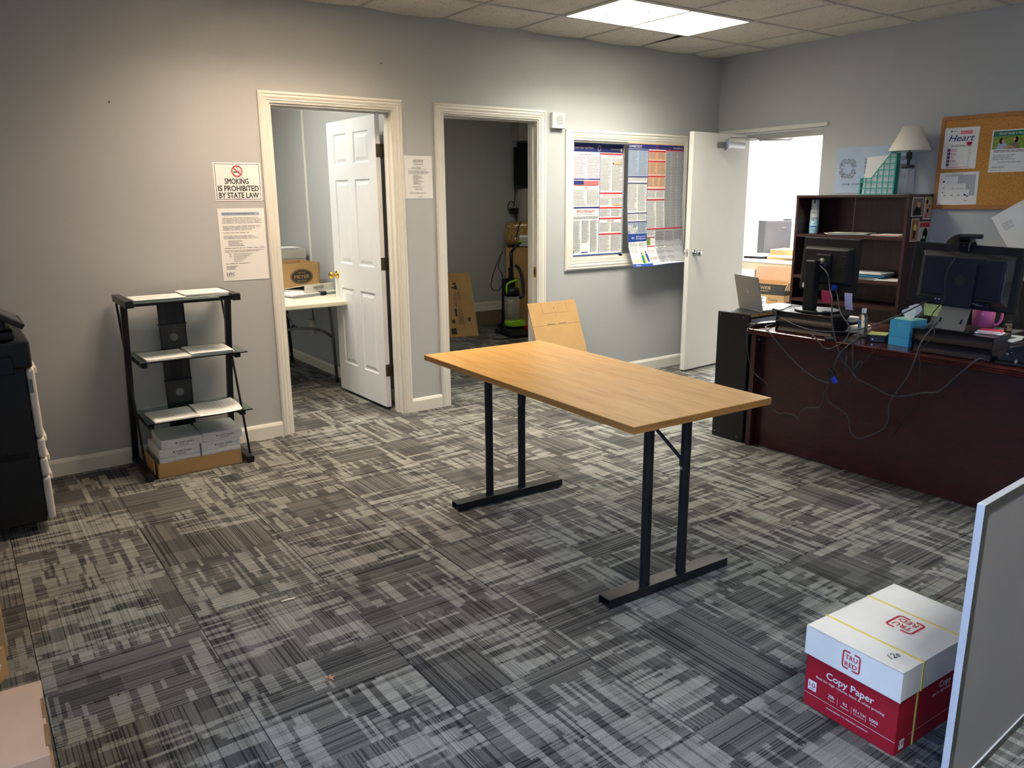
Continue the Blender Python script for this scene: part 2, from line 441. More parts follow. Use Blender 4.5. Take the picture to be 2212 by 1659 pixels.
wall('wall_lobby_back', [(9.1, 9.2, -3, 3.4, 0, 2.81)], 'white_wall')
wall('wall_lobby_left', [(6.15, 9.2, 3.3, 3.4, 0, 2.81)], 'white_wall')
wall('wall_lobby_right', [(6.05, 9.2, -3.1, -3, 0, 2.81)], 'white_wall')
# left shop window (out of view, lets the daylight in)
g = MB().box(-1.5, -1.4, -5.65, -5.6, .35, 2.35, 'trim_white').box(-1.5, -1.4, -3.1, -3.05, .35, 2.35, 'trim_white').box(-1.5, -1.4, -5.6, -3.1, .35, .4, 'trim_white').box(-1.5, -1.4, -5.6, -3.1, 2.3, 2.35, 'trim_white').box(-1.48, -1.42, -4.37, -4.33, .4, 2.3, 'trim_white')
g.build('window_2', kind='structure')
# scuffs and old nail holes on the paint
sc = MB(); sh = Sheet(sc, plane((0, 0, 0), (1, 0, 0), (0, 0, 1)), .0006)
for x, z in ((.48, 2.0), (.98, 1.99), (2.59, 2.32)): sh.line([(x, z), (x+.006, z+.012)], .005, 'ink', 1)
sc.build('nail_hole', wb)
# ---- ceiling
ce = MB().box(-1.5, 9.3, -5.8, 3.4, 2.80, 2.87, 'ceiling_tile').build('ceiling', kind='structure')
MB().box(.6, XR+.3, .115, 3.1, 2.79, 2.80, 'ceiling_tile').build('ceiling_office', kind='structure')
P_ = .6015; gx, gy = 5.4704, -.4947
xs = [-1.4]+[gx-P_*i for i in range(11, -1, -1) if gx-P_*i > -1.38]+[XR]
ys = [0]+[gy-P_*j for j in range(0, 9)]+[-5.7]
LIGHTS = [('main', 3, 1), ('warm', 7, 1), ('cool', 3, 8), ('cool', 8, 8)]   # i: right edge = gx-P*(i-2)
def cell(i, j): return gx-P_*i, gy-P_*(j-1)
lit = set()
for _, i, j in LIGHTS:
    for d in (0, 1): lit.add((round(gx-P_*(i-d), 3), round(gy-P_*j, 3)))
def tile_mesh(w, d, sag, edge):
    n = 8; vs = []
    for q in range(n+1):
        for p in range(n+1):
            u, v = p/n, q/n
            z = -sag*sin(pi*u)*(sin(pi*v) if not edge else (.35+.65*v) if v > .5 else v*1.35)
            vs.append(((u-.5)*w, (v-.5)*d, z))
    b = MB(); b.add(vs, [(q*(n+1)+p, (q+1)*(n+1)+p, (q+1)*(n+1)+p+1, q*(n+1)+p+1) for q in range(n) for p in range(n)], 'ceiling_tile', True)
    return b
tcache = {}
rr = random.Random(4)
for a in range(len(xs)-1):
    for b in range(len(ys)-1):
        x0, x1 = xs[a], xs[a+1]; y1, y0 = ys[b], ys[b+1]
        if (round(x0, 3), round(y0, 3)) in lit: continue
        w_, d_ = x1-x0-.004, y1-y0-.004
        edge = b == 0; key = (round(w_, 3), round(d_, 3), edge)
        if key not in tcache:
            o = tile_mesh(w_, d_, .006 if not edge else .014, edge).build('ceiling_tile', ce, fix=False); tcache[key] = o
        else: o = tcache[key].copy(); COL.objects.link(o); o.parent = ce
        z = H+.002
        o.location = ((x0+x1)/2, (y0+y1)/2, z)
        if b == 0 and abs(x1-4.869) < .02: o.location.z += .008; o.rotation_euler = (radians(-2.2), 0, 0)
tb = tcache
def runner(x0, x1, y0, y1):
    MB().box(x0, x1, y0, y1, H-.0045, H+.0012, 'tbar').build('grid_runner', ce)
for x in xs[1:-1]: runner(x-.011, x+.011, -5.7, 0)
for y in ys[1:-1]: runner(-1.4, XR, y-.011, y+.011)
# ---- recessed louvred lights (2 x 4 ft)
def ceiling_light(kind, x0, x1, y0, y1, label, louvre=True, z=H):
    t = thing('ceiling_light', label, 'ceiling light', ((x0+x1)/2, (y0+y1)/2, z)); X = (x1-x0)/2-.012; Y = (y1-y0)/2-.012
    b = MB(); d = .122
    b.box(-X, X, -Y, -Y+.006, -.002, d, 'trim_white').box(-X, X, Y-.006, Y, -.002, d, 'trim_white').box(-X, -X+.006, -Y, Y, -.002, d, 'trim_white').box(X-.006, X, -Y, Y, -.002, d, 'trim_white')
    b.box(-X, X, -Y, Y, d, d+.004, 'trim_white')
    for a, c, e, g in ((-X-.004, X+.004, -Y-.004, -Y+.012), (-X-.004, X+.004, Y-.012, Y+.004), (-X-.004, -X+.012, -Y, Y), (X-.012, X+.004, -Y, Y)): b.box(a, c, e, g, -.006, -.001, 'tbar')
    b.build('housing', t)
    MB().box(-X+.008, X-.008, -Y+.008, Y-.008, d-.006, d-.002, emitter(kind)).build('lamp_panel', t)
    if louvre:
        lv = MB(); nx = 6 if X > Y else 3; ny = 3 if X > Y else 6
        for i in range(1, nx): x = -X+2*X*i/nx; lv.box(x-.0045, x+.0045, -Y+.006, Y-.006, 0, .108, 'louver')
        for i in range(1, ny): y = -Y+2*Y*i/ny; lv.box(-X+.006, X-.006, y-.0045, y+.0045, 0, .108, 'louver')
        lv.build('louver', t)
    return t
for (k, i, j), lb in zip(LIGHTS, ('recessed office ceiling light with square louver cells, the one in view above the wooden table',
        'warm white recessed louver light over the shelf rack side of the room', 'cool white recessed louver light above the desk side behind the view', 'cool white recessed louver light above the doorway side behind the view')):
    ceiling_light(k, gx-P_*i, gx-P_*(i-2), gy-P_*j-P_+P_, gy-P_*(j-1), lb)
ceiling_light('office', 1.35, 1.95, .45, 1.65, 'bright ceiling light inside the small office behind the six-panel door', False, 2.655)
ceiling_light('store', 3.6, 4.8, .8, 1.4, 'dim ceiling light inside the storeroom with the vacuum cleaner', False, 2.655)
ceiling_light('lobby', 7.3, 8.5, .1, .7, 'bright ceiling light in the white room behind the open flush door', False, 2.65)
# ---- baseboards
def base(name, x0, x1, y0, y1, axis, sgn, h=.095):
    t = .014; prof = [(0, 0), (t, 0), (t, h-.02), (t*.6, h-.006), (t*.35, h), (0, h)]
    b = MB()
    if axis == 'x': b.prism([(y0+sgn*p[0], p[1]) for p in prof], x0, x1, 'x', 'trim_white')
    else: b.prism([(x0+sgn*p[0], p[1]) for p in prof], y0, y1, 'y', 'trim_white')
    b.build(name, kind='structure')
base('baseboard_back', -1.4, 1.776, 0, 0, 'x', -1)
base('baseboard_back', 2.723, 2.967, 0, 0, 'x', -1)
base('baseboard_back', 3.92, XR, 0, 0, 'x', -1)
base('baseboard_right', XR, XR, -5.7, -1.06, 'y', -1)
base('baseboard_left', -1.4, -1.4, -5.7, 0, 'y', 1)
base('baseboard_office_right', 2.77, 2.77, .115, 3.0, 'y', -1, .085)
base('baseboard_office_back', .7, 2.77, 3.0, 0, 'x', -1, .085)
# storeroom: carpeted plinth with a white board above it
b = MB().box(2.87, 6.05, 2.94, 3.0, 0, .17, 'plinth'); b.build('baseboard_storeroom', kind='structure')
MB().box(2.87, 6.05, 2.985, 3.0, .17, .27, 'trim_white').build('trim_1', kind='structure')
# ---- casings
CP = [(0, 0), (0, .012), (.010, .018), (.016, .018), (.018, .014), (.030, .017), (.044, .013), (.050, .015), (.052, .011), (.066, .010), (.066, 0)]
def casing(name, x0, x1, z0, z1, bottom=False, wdt=.066):
    """mitred profile round an opening in the back wall; outer edges x0..x1, z0..z1"""
    b = MB(); k = wdt/.066; n = len(CP)
    def ring(corners):
        vs = []
        for (cx, cz, dx, dz) in corners:
            for (p, h) in CP: vs.append((cx+dx*p*k, -h, cz+dz*p*k))
        L = len(corners)
        return vs, L
    c = [(x0, z0, 1, 1 if bottom else 0), (x0, z1, 1, -1), (x1, z1, -1, -1), (x1, z0, -1, 1 if bottom else 0)]
    if bottom: c.append(c[0])
    vs, L = ring(c)
    fs = [(a*n+i, a*n+i+1, (a+1)*n+i+1, (a+1)*n+i) for a in range(L-1) for i in range(n-1)]
    if not bottom: fs += [tuple(range(n)), tuple((L-1)*n+i for i in range(n))]
    b.add(vs, fs, 'trim_white')
    return b
def jamb(b, x0, x1, z1, y0=-.002, y1=.117, stop=True):
    b.box(x0-.0, x0+.012, y0, y1, 0, z1, 'trim_white').box(x1-.012, x1, y0, y1, 0, z1, 'trim_white').box(x0+.012, x1-.012, y0, y1, z1-.012, z1, 'trim_white')
    if stop: b.box(x0+.012, x0+.022, .045, .075, 0, z1-.022, 'trim_white').box(x1-.022, x1-.012, .045, .075, 0, z1-.022, 'trim_white').box(x0+.012, x1-.012, .045, .075, z1-.022, z1-.012, 'trim_white')
c1 = casing('trim_2', 1.776, 2.723, 0, 2.11); jamb(c1, 1.8405, 2.6575, 2.045); t1 = c1.build('trim_2', kind='structure')
c2 = casing('trim_3', 2.967, 3.920, 0, 2.11); jamb(c2, 3.032, 3.855, 2.045); t2 = c2.build('trim_3', kind='structure')
# strike plate on the storeroom jamb
MB().box(3.8405, 3.843, .015, .045, .885, .965, 'brass').box(3.8395, 3.8415, .024, .036, .905, .945, 'black_plastic').build('strike_plate', t2)
# interior window with sliding panes
wn_ = casing('window_1', 4.112, 5.46, .9177, 1.987, True, .075)
wo = wn_.build('window_1', kind='structure')
MB().box(4.186, 4.2, .0, .115, .993, 1.912, 'trim_white').box(5.376, 5.39, .0, .115, .993, 1.912, 'trim_white').box(4.2, 5.376, .0, .115, .993, 1.006, 'trim_white').box(4.2, 5.376, .0, .115, 1.899, 1.912, 'trim_white').build('jamb', wo)
b = MB().box(4.74, 4.775, .05, .075, 1.006, 1.899, 'trim_white').box(4.2, 4.215, .05, .075, 1.006, 1.899, 'trim_white').box(5.35, 5.376, .05, .075, 1.006, 1.899, 'trim_white').box(4.215, 5.35, .05, .075, 1.006, 1.022, 'trim_white').box(4.215, 5.35, .05, .075, 1.885, 1.899, 'trim_white')
b.build('sash', wo)
MB().box(4.215, 4.74, .061, .065, 1.022, 1.885, 'glass').build('pane', wo)
MB().box(4.775, 5.35, .061, .065, 1.022, 1.885, 'glass').build('pane', wo)
# ---- door 1, six panels, opened inward
d1 = bpy.data.objects.new('door_1', None); COL.objects.link(d1); tag(d1, kind='structure')
d1.location = (2.634, .152, 0); d1.rotation_euler = (0, 0, radians(90.8))   # local +x runs from hinge to latch, +y face looks to -x
W1, D1, Z0, Z1 = .785, .034, .022, 2.032
def panel_leaf():
    b = MB(); us = [0, .11, .345, .455, .675, W1]; zsq = [Z0, .245, .83, 1.015, 1.62, 1.73, 1.94, Z1]
    for side in (0, 1):
        y = D1 if side else 0; s = -1 if side else 1
        for i in range(5):
            for j in range(7):
                x0, x1, z0, z1 = us[i], us[i+1], zsq[j], zsq[j+1]
                if i in (1, 3) and j in (1, 3, 5):
                    pr = [(0, 0), (.006, .007), (.016, .008), (.040, .0015)]; L = []
                    for ins, dp in pr: L.append([(x0+ins, y+s*dp, z0+ins), (x1-ins, y+s*dp, z0+ins), (x1-ins, y+s*dp, z1-ins), (x0+ins, y+s*dp, z1-ins)])
                    for a in range(3):
                        for q in range(4): b.add([L[a][q], L[a][(q+1) % 4], L[a+1][(q+1) % 4], L[a+1][q]], [(0, 1, 2, 3)], 'door_white')
                    b.add(L[3], [(0, 1, 2, 3)], 'door_white')
                else: b.add([(x0, y, z0), (x1, y, z0), (x1, y, z1), (x0, y, z1)], [(0, 1, 2, 3)], 'door_white')
    for x in (0, W1): b.add([(x, 0, Z0), (x, D1, Z0), (x, D1, Z1), (x, 0, Z1)], [(0, 1, 2, 3)], 'door_white')
    for z in (Z0, Z1): b.add([(0, 0, z), (W1, 0, z), (W1, D1, z), (0, D1, z)], [(0, 1, 2, 3)], 'door_white')
    return b
panel_leaf().build('door_leaf', d1)
def knob(parent, x, y0, y1, z, m, sgn):
    """round knob with rose standing off a face; y0 face, direction sgn"""
    R = Matrix.Translation((x, y0, z)) @ Matrix.Rotation(radians(-90*sgn), 4, 'X')
    b = MB(); b.lathe([(0, 0), (.031, 0), (.031, .003), (.027, .008), (.012, .012), (.011, .028), (.018, .034), (.026, .042), (.028, .052), (.024, .062), (.012, .067), (0, .068)], m, T=R, n=24)
    b.build('door_knob', parent)
knob(d1, .735, D1, 0, .92, 'brass', 1); knob(d1, .735, 0, 0, .92, 'brass', -1)
for z in (1.80, 1.045, .29):
    b = MB().box(-.0022, 0, .002, .032, z-.043, z+.043, 'bronze')
    b.box(-.004, -.001, -.006, .002, z-.043, z+.043, 'bronze').box(-.036, -.002, -.0115, -.009, z-.043, z+.043, 'bronze').cyl((-.006, -.006, z-.045), (-.006, -.006, z+.045), .0058, 'bronze', n=10).cyl((-.006, -.006, z-.052), (-.006, -.006, z-.046), .0075, 'bronze', n=10)
    for dz in (-.03, 0, .03): b.cyl((-.0022, .018+(.006 if dz else -.004), z+dz), (-.0035, .018+(.006 if dz else -.004), z+dz), .003, 'black_plastic', n=8)
    b.build('hinge', d1)
# ---- door 3: flush leaf swung back against the wall, metal frame in the deep opening
fr = MB()
fr.box(6.0, 6.055, -1.04, -.13, 1.955, 2.0, 'trim_white').box(5.99, 6.06, -1.045, -1.035, 0, 2.0, 'trim_white').box(5.93, 6.055, -.158, -.13, 0, 2.0, 'trim_white').box(6.0, 6.02, -.185, -.158, 0, 1.955, 'trim_white')
fo = fr.build('trim_4', kind='structure')
MB().box(XR-.022, XR, -1.085, -.03, 2.006, 2.036, 'trim_white').build('trim_5', kind='structure', bevel=.004)
d3 = bpy.data.objects.new('door_3', None); COL.objects.link(d3); tag(d3, kind='structure')
ang = math.atan2(-.262+.195, 5.25-6.04)
d3.location = (6.04, -.195, 0); d3.rotation_euler = (0, 0, ang)     # local +x from hinge to latch; +y looks to the room
LW = .795
MB().box(0, LW, -.045, 0, .012, 2.0, 'flush_white').build('door_leaf', d3, bevel=.002)
knob(d3, LW-.075, 0, 0, 1.02, 'silver', 1); knob(d3, LW-.075, -.045, 0, 1.02, 'silver', -1)
MB().box(LW, LW+.002, -.034, -.011, .99, 1.05, 'silver').cyl((LW, -.022, 1.02), (LW+.012, -.022, 1.02), .007, 'silver', n=10).build('latch', d3)
b = MB()
b.box(.38, .47, 0, .05, 1.882, 1.926, 'grey_plastic').cyl((.40, .05, 1.905), (.17, .05, 1.905), .025, 'alu', n=18).cyl((.17, .05, 1.905), (.16, .05, 1.905), .025, 'alu', r2=.018, n=18).cyl((.43, .052, 1.86), (.43, .052, 1.88), .008, 'grey_plastic', n=8)
b.cyl((.40, .045, 1.87), (.40, .045, 1.95), .014, 'silver', n=14)
b.build('door_closer', d3)
# closer arm reaches to the frame header
b = MB(); b.tube([(.40, .045, 1.95), (.385, .06, 1.958), (.36, .075, 1.962), (.15, .20, 1.955)], .005, 'silver', n=8, sub=2)
b.cyl((.15, .20, 1.935), (.15, .20, 1.965), .009, 'silver', n=10).cyl((.15, .20, 1.945), (-.02, .36, 1.945), .007, 'silver', n=10).cyl((-.02, .36, 1.945), (-.04, .385, 1.955), .011, 'silver', n=10)
b.build('closer_arm', d3)

# ================================================================== TABLE IN THE MIDDLE
tc = (2.308, -2.289); TR = radians(-2.2)      # long axis runs along local y
t = thing('folding_table', 'oak laminate training table on black steel T legs standing alone mid-room', 'table', (tc[0], tc[1], 0), TR)
MB().box(-.345, .345, -.757, .757, .716, .7405, 'oak_edge').box(-.3445, .3445, -.7565, .7565, .7405, .742, 'oak_laminate').build('tabletop', t, bevel=.0015)
for sy in (-1, 1):
    yc = sy*.563+(-.065 if sy < 0 else -.065)+.04
    foot = MB(); x0, x1 = -.315, .315
    foot.box(x0, x1, yc-.031, yc+.031, .036, .040, 'black_metal').box(x0, x1, yc-.031, yc-.027, .004, .036, 'black_metal').box(x0, x1, yc+.027, yc+.031, .004, .036, 'black_metal')
    foot.box(x0+.01, x0+.05, yc-.026, yc+.026, 0, .012, 'black_plastic').box(x1-.05, x1-.01, yc-.026, yc+.026, 0, .012, 'black_plastic')
    foot.build('foot', t, bevel=.001)
    for px in (-.115, .078):
        MB().cyl((px, yc, .038), (px, yc, .716), .0195, 'black_metal', n=24).cyl((px, yc, .0385), (px, yc, .043), .023, 'black_metal', n=24).build('post', t)
    MB().box(-.25, .25, yc-.03, yc+.03, .708, .716, 'black_metal').build('top_rail', t)
    b = MB(); q = yc-sy*.03
    b.tube([(.078-.0, yc-sy*.022, .47), (.078, yc-sy*.026, .50), (-.02, yc-sy*.20, .705)], .007, 'black_metal', n=6, sub=1).cyl((.055, yc, .47), (.10, yc, .47), .006, 'screw', n=8)
    b.build('folding_brace', t)
# ================================================================== RACK WITH GLASS SHELVES
XL, XQ = .893, 1.437
t = thing('shelf_stand', 'black steel stand with glass shelves of printed forms against the wall by the first doorway', 'shelf rack', (0, 0, 0))
for x in (XL, XQ):
    MB().box(x-.02, x+.02, -.425, -.022, .012, .04, 'black_metal').box(x-.018, x+.018, -.42, -.39, 0, .012, 'black_plastic').box(x-.018, x+.018, -.06, -.03, 0, .012, 'black_plastic').build('foot', t, bevel=.002)
    MB().prism([(-.028, .04), (-.058, .04), (-.252, .945), (-.222, .945)], x-.016, x+.016, 'x', 'black_metal').build('post', t, bevel=.001)
    s2 = 1 if x == XL else -1
    MB().tube([(x-s2*.008, -.075, .95), (x-s2*.008, -.385, .045)], .0065, 'black_metal', n=8, sub=1).build('diagonal_rod', t)
    MB().box(x-.02, x+.02, -.425, -.035, .945, .982, 'black_metal').cyl((x-s2*.0205, -.37, .965), (x-s2*.022, -.37, .965), .006, 'black_gloss', n=8).cyl((x-s2*.0205, -.09, .965), (x-s2*.022, -.09, .965), .006, 'black_gloss', n=8).build('top_bracket', t, bevel=.002)
for z, off in ((.652, .0), (.318, .0)):
    for x, s2 in ((XL+.036, 1), (XQ-.022, -1)):
        MB().box(x-.0145, x+.0145, -.425, -.06, z-.026, z-.002, 'black_metal').build('shelf_bracket', t, bevel=.002)
MB().box(XL+.02, XQ-.02, -.41, -.06, .965, .972, 'glass_shelf').build('glass_shelf', t)
MB().box(XL+.02, XQ-.02, -.395, -.385, .948, .964, 'black_metal').build('cross_rail', t)
for z in (.652, .318): MB().box(XL+.02, XQ+.03, -.435, -.055, z-.001, z+.005, 'glass_shelf').build('glass_shelf', t)
b = MB(); b.box(1.092, 1.095, -.07, -.055, .06, .948, 'black_metal').box(1.232, 1.235, -.07, -.055, .06, .948, 'black_metal')
segs = [(.70, .948, False), (.655, .70, True), (.56, .655, True), (.34, .56, False), (.22, .34, True), (.06, .22, False)]
for z0, z1, hole in ((.79, .945, 0), (.465, .655, 0), (.06, .33, 0)): b.box(1.095, 1.232, -.062, -.059, z0, z1, 'black_metal')
for z0, z1 in ((.655, .79), (.33, .465)):
    cx, cz, r = 1.166, (z0+z1)/2-.004, .023; n = 24
    ring = [(cx+r*cos(2*pi*i/n), -.062, cz+r*sin(2*pi*i/n)) for i in range(n)]
    def edge(a):
        c_, s_2 = cos(a), sin(a); k = min((abs(.0685/c_) if abs(c_) > 1e-6 else 9), (abs(((z1-z0)/2)/s_2) if abs(s_2) > 1e-6 else 9)); return (1.1635+k*c_, -.062, (z0+z1)/2+k*s_2)
    outer = [edge(2*pi*i/n+1e-4) for i in range(n)]
    b.add(ring+outer, [(i, (i+1) % n, n+(i+1) % n, n+i) for i in range(n)], 'perforated_black')
b.build('cable_panel', t)
for z0, z1 in ((.80, .925), (.48, .64), (.1, .32)):
    b = MB(); b.box(1.1, 1.128, -.0635, -.062, z0, z1, 'perforated_black').box(1.195, 1.227, -.0635, -.062, z0, z1, 'perforated_black'); b.build('perforated_strip', t)
for z in (.795, .468): MB().box(1.088, 1.239, -.075, -.05, z-.004, z+.004, 'black_metal').build('panel_joint', t)
MB().box(1.145, 1.185, -.0645, -.0622, .925, .94, 'paper').build('sticker', t)
def papers(name, label, x, y, z, w, d, n, rz, rows=10, seed=1, group='stacks of printed forms on the glass shelves', head=None, mt='paper', cat='papers'):
    b = MB(); rnd = random.Random(seed)
    for i in range(n):
        T = Tz((rnd.uniform(-.004, .004), rnd.uniform(-.004, .004), 0), rnd.uniform(-.02, .02))
        b.box(-w/2, w/2, -d/2, d/2, i*.0022, (i+1)*.0022-.0003, mt, T)
    sh = Sheet(b, plane((-w/2, -d/2, n*.0022-.0003), (1, 0, 0), (0, 1, 0)))
    if head: sh.text(head, w/2, d-.03, .008, 'ink', 'c')
    sh.para(.02, .03, w-.02, d-.04, 'ink_light', (d-.07)/rows, .16, 1, seed)
    return b.build(name, loc=(x, y, z), rz=rz, label=label, cat=cat, group=group)
papers('form_stack', 'thin stack of printed sheets on the left of the top glass shelf', 1.055, -.265, .9725, .255, .22, 3, .02, seed=2)
papers('form_stack', 'thicker, slightly fanned stack of white forms on the right of the top glass shelf', 1.305, -.225, .9725, .235, .235, 7, -.02, seed=3)
papers('form_stack', 'printed sheets lying on the left of the middle glass shelf', 1.055, -.29, .6575, .225, .25, 4, .04, seed=4)
papers('form_stack', 'white forms on the right of the middle glass shelf', 1.29, -.27, .6575, .225, .255, 6, -.03, seed=5)
papers('form_stack', 'white sheets on the left of the lowest glass shelf', 1.06, -.31, .3235, .23, .25, 4, .03, seed=6)
b = MB(); w_, d_ = .235, .27
def curl(u, v, h): return Vector((u-w_/2, v-d_/2, h+.013+.012*max(0, (u-.12)/.12)**2+.004*sin(v*14)-(.012*max(0, (.06-v)/.06)**2)))
sh = Sheet(b, curl); sh.rect(0, 0, w_, d_, 'paper', 0, 8, 8)
for i in range(5): b.box(-w_/2+.002*i, w_/2-.006*i, -d_/2+.02, d_/2, i*.0022, (i+1)*.0022, 'paper')
for k in range(9): sh.rect(.03+k*.022, .03, .0312+k*.022, .20, 'ink_grey', 1, 1, 4)
for k in range(7): sh.rect(.03, .05+k*.022, .206, .0508+k*.022, 'ink_grey', 1, 6, 1)
sh.rect(.03, .215, .15, .218, 'ink', 1, 3, 1)
b.build('form_stack', loc=(1.295, -.305, .3235), rz=-.05, label='curling stack of ruled sign-up sheets on the right of the lowest glass shelf', cat='papers', group='stacks of printed forms on the glass shelves')
# carton tray and reams
t = thing('carton_tray', 'low open brown cardboard tray under the shelf stand holding the paper reams', 'cardboard box', (1.165, -.245, 0), radians(1.0))
b = MB(); X, Y, Z = .228, .148, .084
b.box(-X, X, -Y, -Y+.004, 0, Z, 'card').box(-X, X, Y-.004, Y, 0, Z, 'card').box(-X, -X+.004, -Y, Y, 0, Z, 'card').box(X-.004, X, -Y, Y, 0, Z, 'card').box(-X, X, -Y, Y, 0, .004, 'card')
b.build('tray', t)
MB().box(-X-.018, -X-.014, -Y-.0, Y, .03, .115, 'card', Tz((0, 0, 0), 0)).build('flap', t)
def ream(x, y, z, rz, label):
    t = thing('paper_ream', label, 'paper ream', (x, y, z), rz, 'white wrapped copy paper reams in the tray')
    w2, d2, h2 = .108, .138, .0502
    MB().box(-w2, w2, -d2, d2, 0, h2, 'paper').build('wrapper', t, bevel=.004)
    b = MB(); sh = Sheet(b, plane((-w2, -d2-.0003, 0), (1, 0, 0), (0, 0, 1)))
    sh.poly([(.072, .0265), (.077, .0315), (.082, .0265), (.077, .0215)], 'ink', 1)
    sh.text('COPY PAPER', .088, .0215, .0105, 'ink', 'l', .012, w=.084); sh.text('8.5 x 11', .176, .029, .004, 'ink_grey', w=.02)
    sh.para(.095, .008, .15, .018, 'ink_grey', .005, .4, 1, 3)
    sh.line([(0, .002), (.03, .022), (0, .044)], .0008, 'ink_light'); sh.line([(.216, .002), (.186, .022), (.216, .044)], .0008, 'ink_light')
    b.build('print', t, fix=False)
for q, (x, side) in enumerate(((1.062, 'left'), (1.285, 'right'))):
    ream(x, -.245, .0045, 0, 'lowest ream of the %s pile, sunk behind the front of the brown tray' % side)
ream(1.064, -.245, .055, 0, 'second ream from the bottom of the left pile, half above the tray edge')
ream(1.064, -.240, .1055, .01, 'second ream from the top of the left pile')
ream(1.085, -.245, .156, -.02, 'topmost ream of the left pile under the lowest glass shelf')
ream(1.287, -.245, .055, 0, 'second ream from the bottom of the right pile, half above the tray edge')
ream(1.289, -.240, .1055, 0, 'second ream from the top of the right pile')
ream(1.309, -.240, .156, -.05, 'topmost ream of the right pile, turned slightly, with folded end flaps')
# ================================================================== WALL NOTICES
def notice(name, label, x0, x1, z0, z1, m='paper', border=None, rot=0, cat='sign', group=None, y=-.0012):
    b = MB(); w, h = x1-x0, z1-z0; b.box(0, w, -.0008, .0008, 0, h, m)
    sh = Sheet(b, plane((0, -.0009, 0), (1, 0, 0), (0, 0, 1)))
    return b, sh, w, h, lambda: b.build(name, loc=(x0, y, z0), label=label, cat=cat, group=group, fix=False)
b, sh, w_, h_, done = notice('no_smoking_sign', 'white no smoking sign with black capitals and red prohibition ring, left of first door', 1.487, 1.763, 1.478, 1.698)
for q, m in ((.008, 'navy'), (.0105, 'paper'), (.0125, 'ink_light'), (.0135, 'paper')): sh.rect(q, q, w_-q, h_-q, m, 1+q*60)
L9 = 3
sh.text('SMOKING', w_/2-.008, .098, .0315, 'ink', 'c', .04, w=.138, L=L9); sh.text('IS PROHIBITED', w_/2, .057, .0315, 'ink', 'c', .04, w=.236, L=L9); sh.text('BY STATE LAW', w_/2, .0175, .0315, 'ink', 'c', .04, w=.232, L=L9)
cx, cy = w_/2-.002, .171
sh.rect(cx-.022, cy-.008, cx+.012, cy-.002, 'ink', 4); sh.rect(cx+.014, cy-.008, cx+.018, cy-.002, 'ink', 4)
sh.line([(cx+.018, cy), (cx+.02, cy+.008), (cx+.008, cy+.01), (cx+.004, cy+.018), (cx-.004, cy+.02)], .002, 'ink', 4)
sh.line([(cx-.02, cy+.019), (cx+.02, cy-.019)], .006, 'ink_red', 5); sh.ring(cx, cy, .0325, .0325, .006, 'ink_red', 6)
sh.rect(.11, .0095, .15, .0125, 'ink_grey', 4)
done()
for k, (x, z, a, l) in enumerate(((1.482, 1.712, .1, .018), (1.72, 1.70, -.2, .014), (1.492, 1.474, .05, .05))):
    pass
b, sh, w_, h_, done = notice('nondiscrimination_notice', 'tall white notice of nondiscrimination page with a blue heading band, below the no smoking sign', 1.491, 1.765, 1.012, 1.436, 'paper')
sh.rect(.02, h_-.042, w_-.03, h_-.022, 'pale_blue', 1); sh.text('NOTICE OF NONDISCRIMINATION', .026, h_-.036, .009, 'ink', 'l', .012, w=.19)
for (v0, v1, n, ed) in ((.335, .372, 5, .02), (.295, .325, 4, .03), (.278, .286, 1, .09), (.245, .268, 3, .03)): sh.para(.022, v0, w_-ed, v1, 'ink', (v1-v0)/n, .28, 1, n)
for i, s3 in enumerate(('Civil Rights Coordinator', '1 Notice Street', 'State', 'Contact')): sh.rect(.045, .232-i*.009, .13-.02*(i == 1)+.01*(i == 3), .2345-i*.009, 'ink', 1)
sh.para(.022, .188, w_-.01, .196, 'ink', .008, .3, 1, 5); sh.para(.022, .168, w_-.02, .182, 'ink', .007, .3, 1, 8)
for i in range(7): sh.rect(.045, .158-i*.0075, .058, .160-i*.0075, 'ink', 1) if i < 3 else None; sh.rect(.07, .158-i*.0075, .19-.012*i, .160-i*.0075, 'ink_grey', 1)
sh.para(.022, .097, .21, .105, 'ink', .008, .3, 1, 11)
for i in range(3): sh.rect(.022, .084-i*.008, .09-.01*i, .0865-i*.008, 'ink', 1)
sh.text('LHC', .022, .033, .016, 'navy', 'l', .02, w=.045); sh.text('GROUP', .024, .024, .004, 'navy', 'l', .01, w=.04); sh.rect(.042, .049, .046, .054, 'navy')
done()
b, sh, w_, h_, done = notice('employee_notice', 'white letter-size NOTICE sheet with handwriting, taped between the two doorways', 2.728, 2.942, 1.484, 1.764)
sh.text('NOTICE', w_/2, h_-.042, .016, 'ink', 'c', .004, w=.075); sh.text('TO THE EMPLOYEES OF', w_/2, h_-.058, .006, 'ink', 'c', .01, w=.075)
sh.text('Almost Family', .055, h_-.083, .010, 'ink', 'l', 0, w=.07, slant=.3); sh.rect(.03, h_-.087, w_-.04, h_-.086, 'ink', 1)
sh.para(.03, h_-.12, w_-.03, h_-.095, 'ink', .0062, .3, 1, 1, .1)
for i in range(8): sh.rect(.065, h_-.13-i*.008, .105+.02*((i*7) % 3), h_-.1275-i*.008, 'ink', 1)
sh.rect(.06, h_-.2, .13, h_-.199, 'ink'); sh.para(.055, .07, .15, .078, 'ink', .0045, .3, 1, 3)
sh.text('Waterbury', .075, .058, .010, 'ink', 'l', 0, w=.06, slant=.3); sh.para(.035, .03, w_-.03, .042, 'ink', .006, .3, 1, 3)
sh.rect(.1, .010, .13, .0125, 'ink')
done()
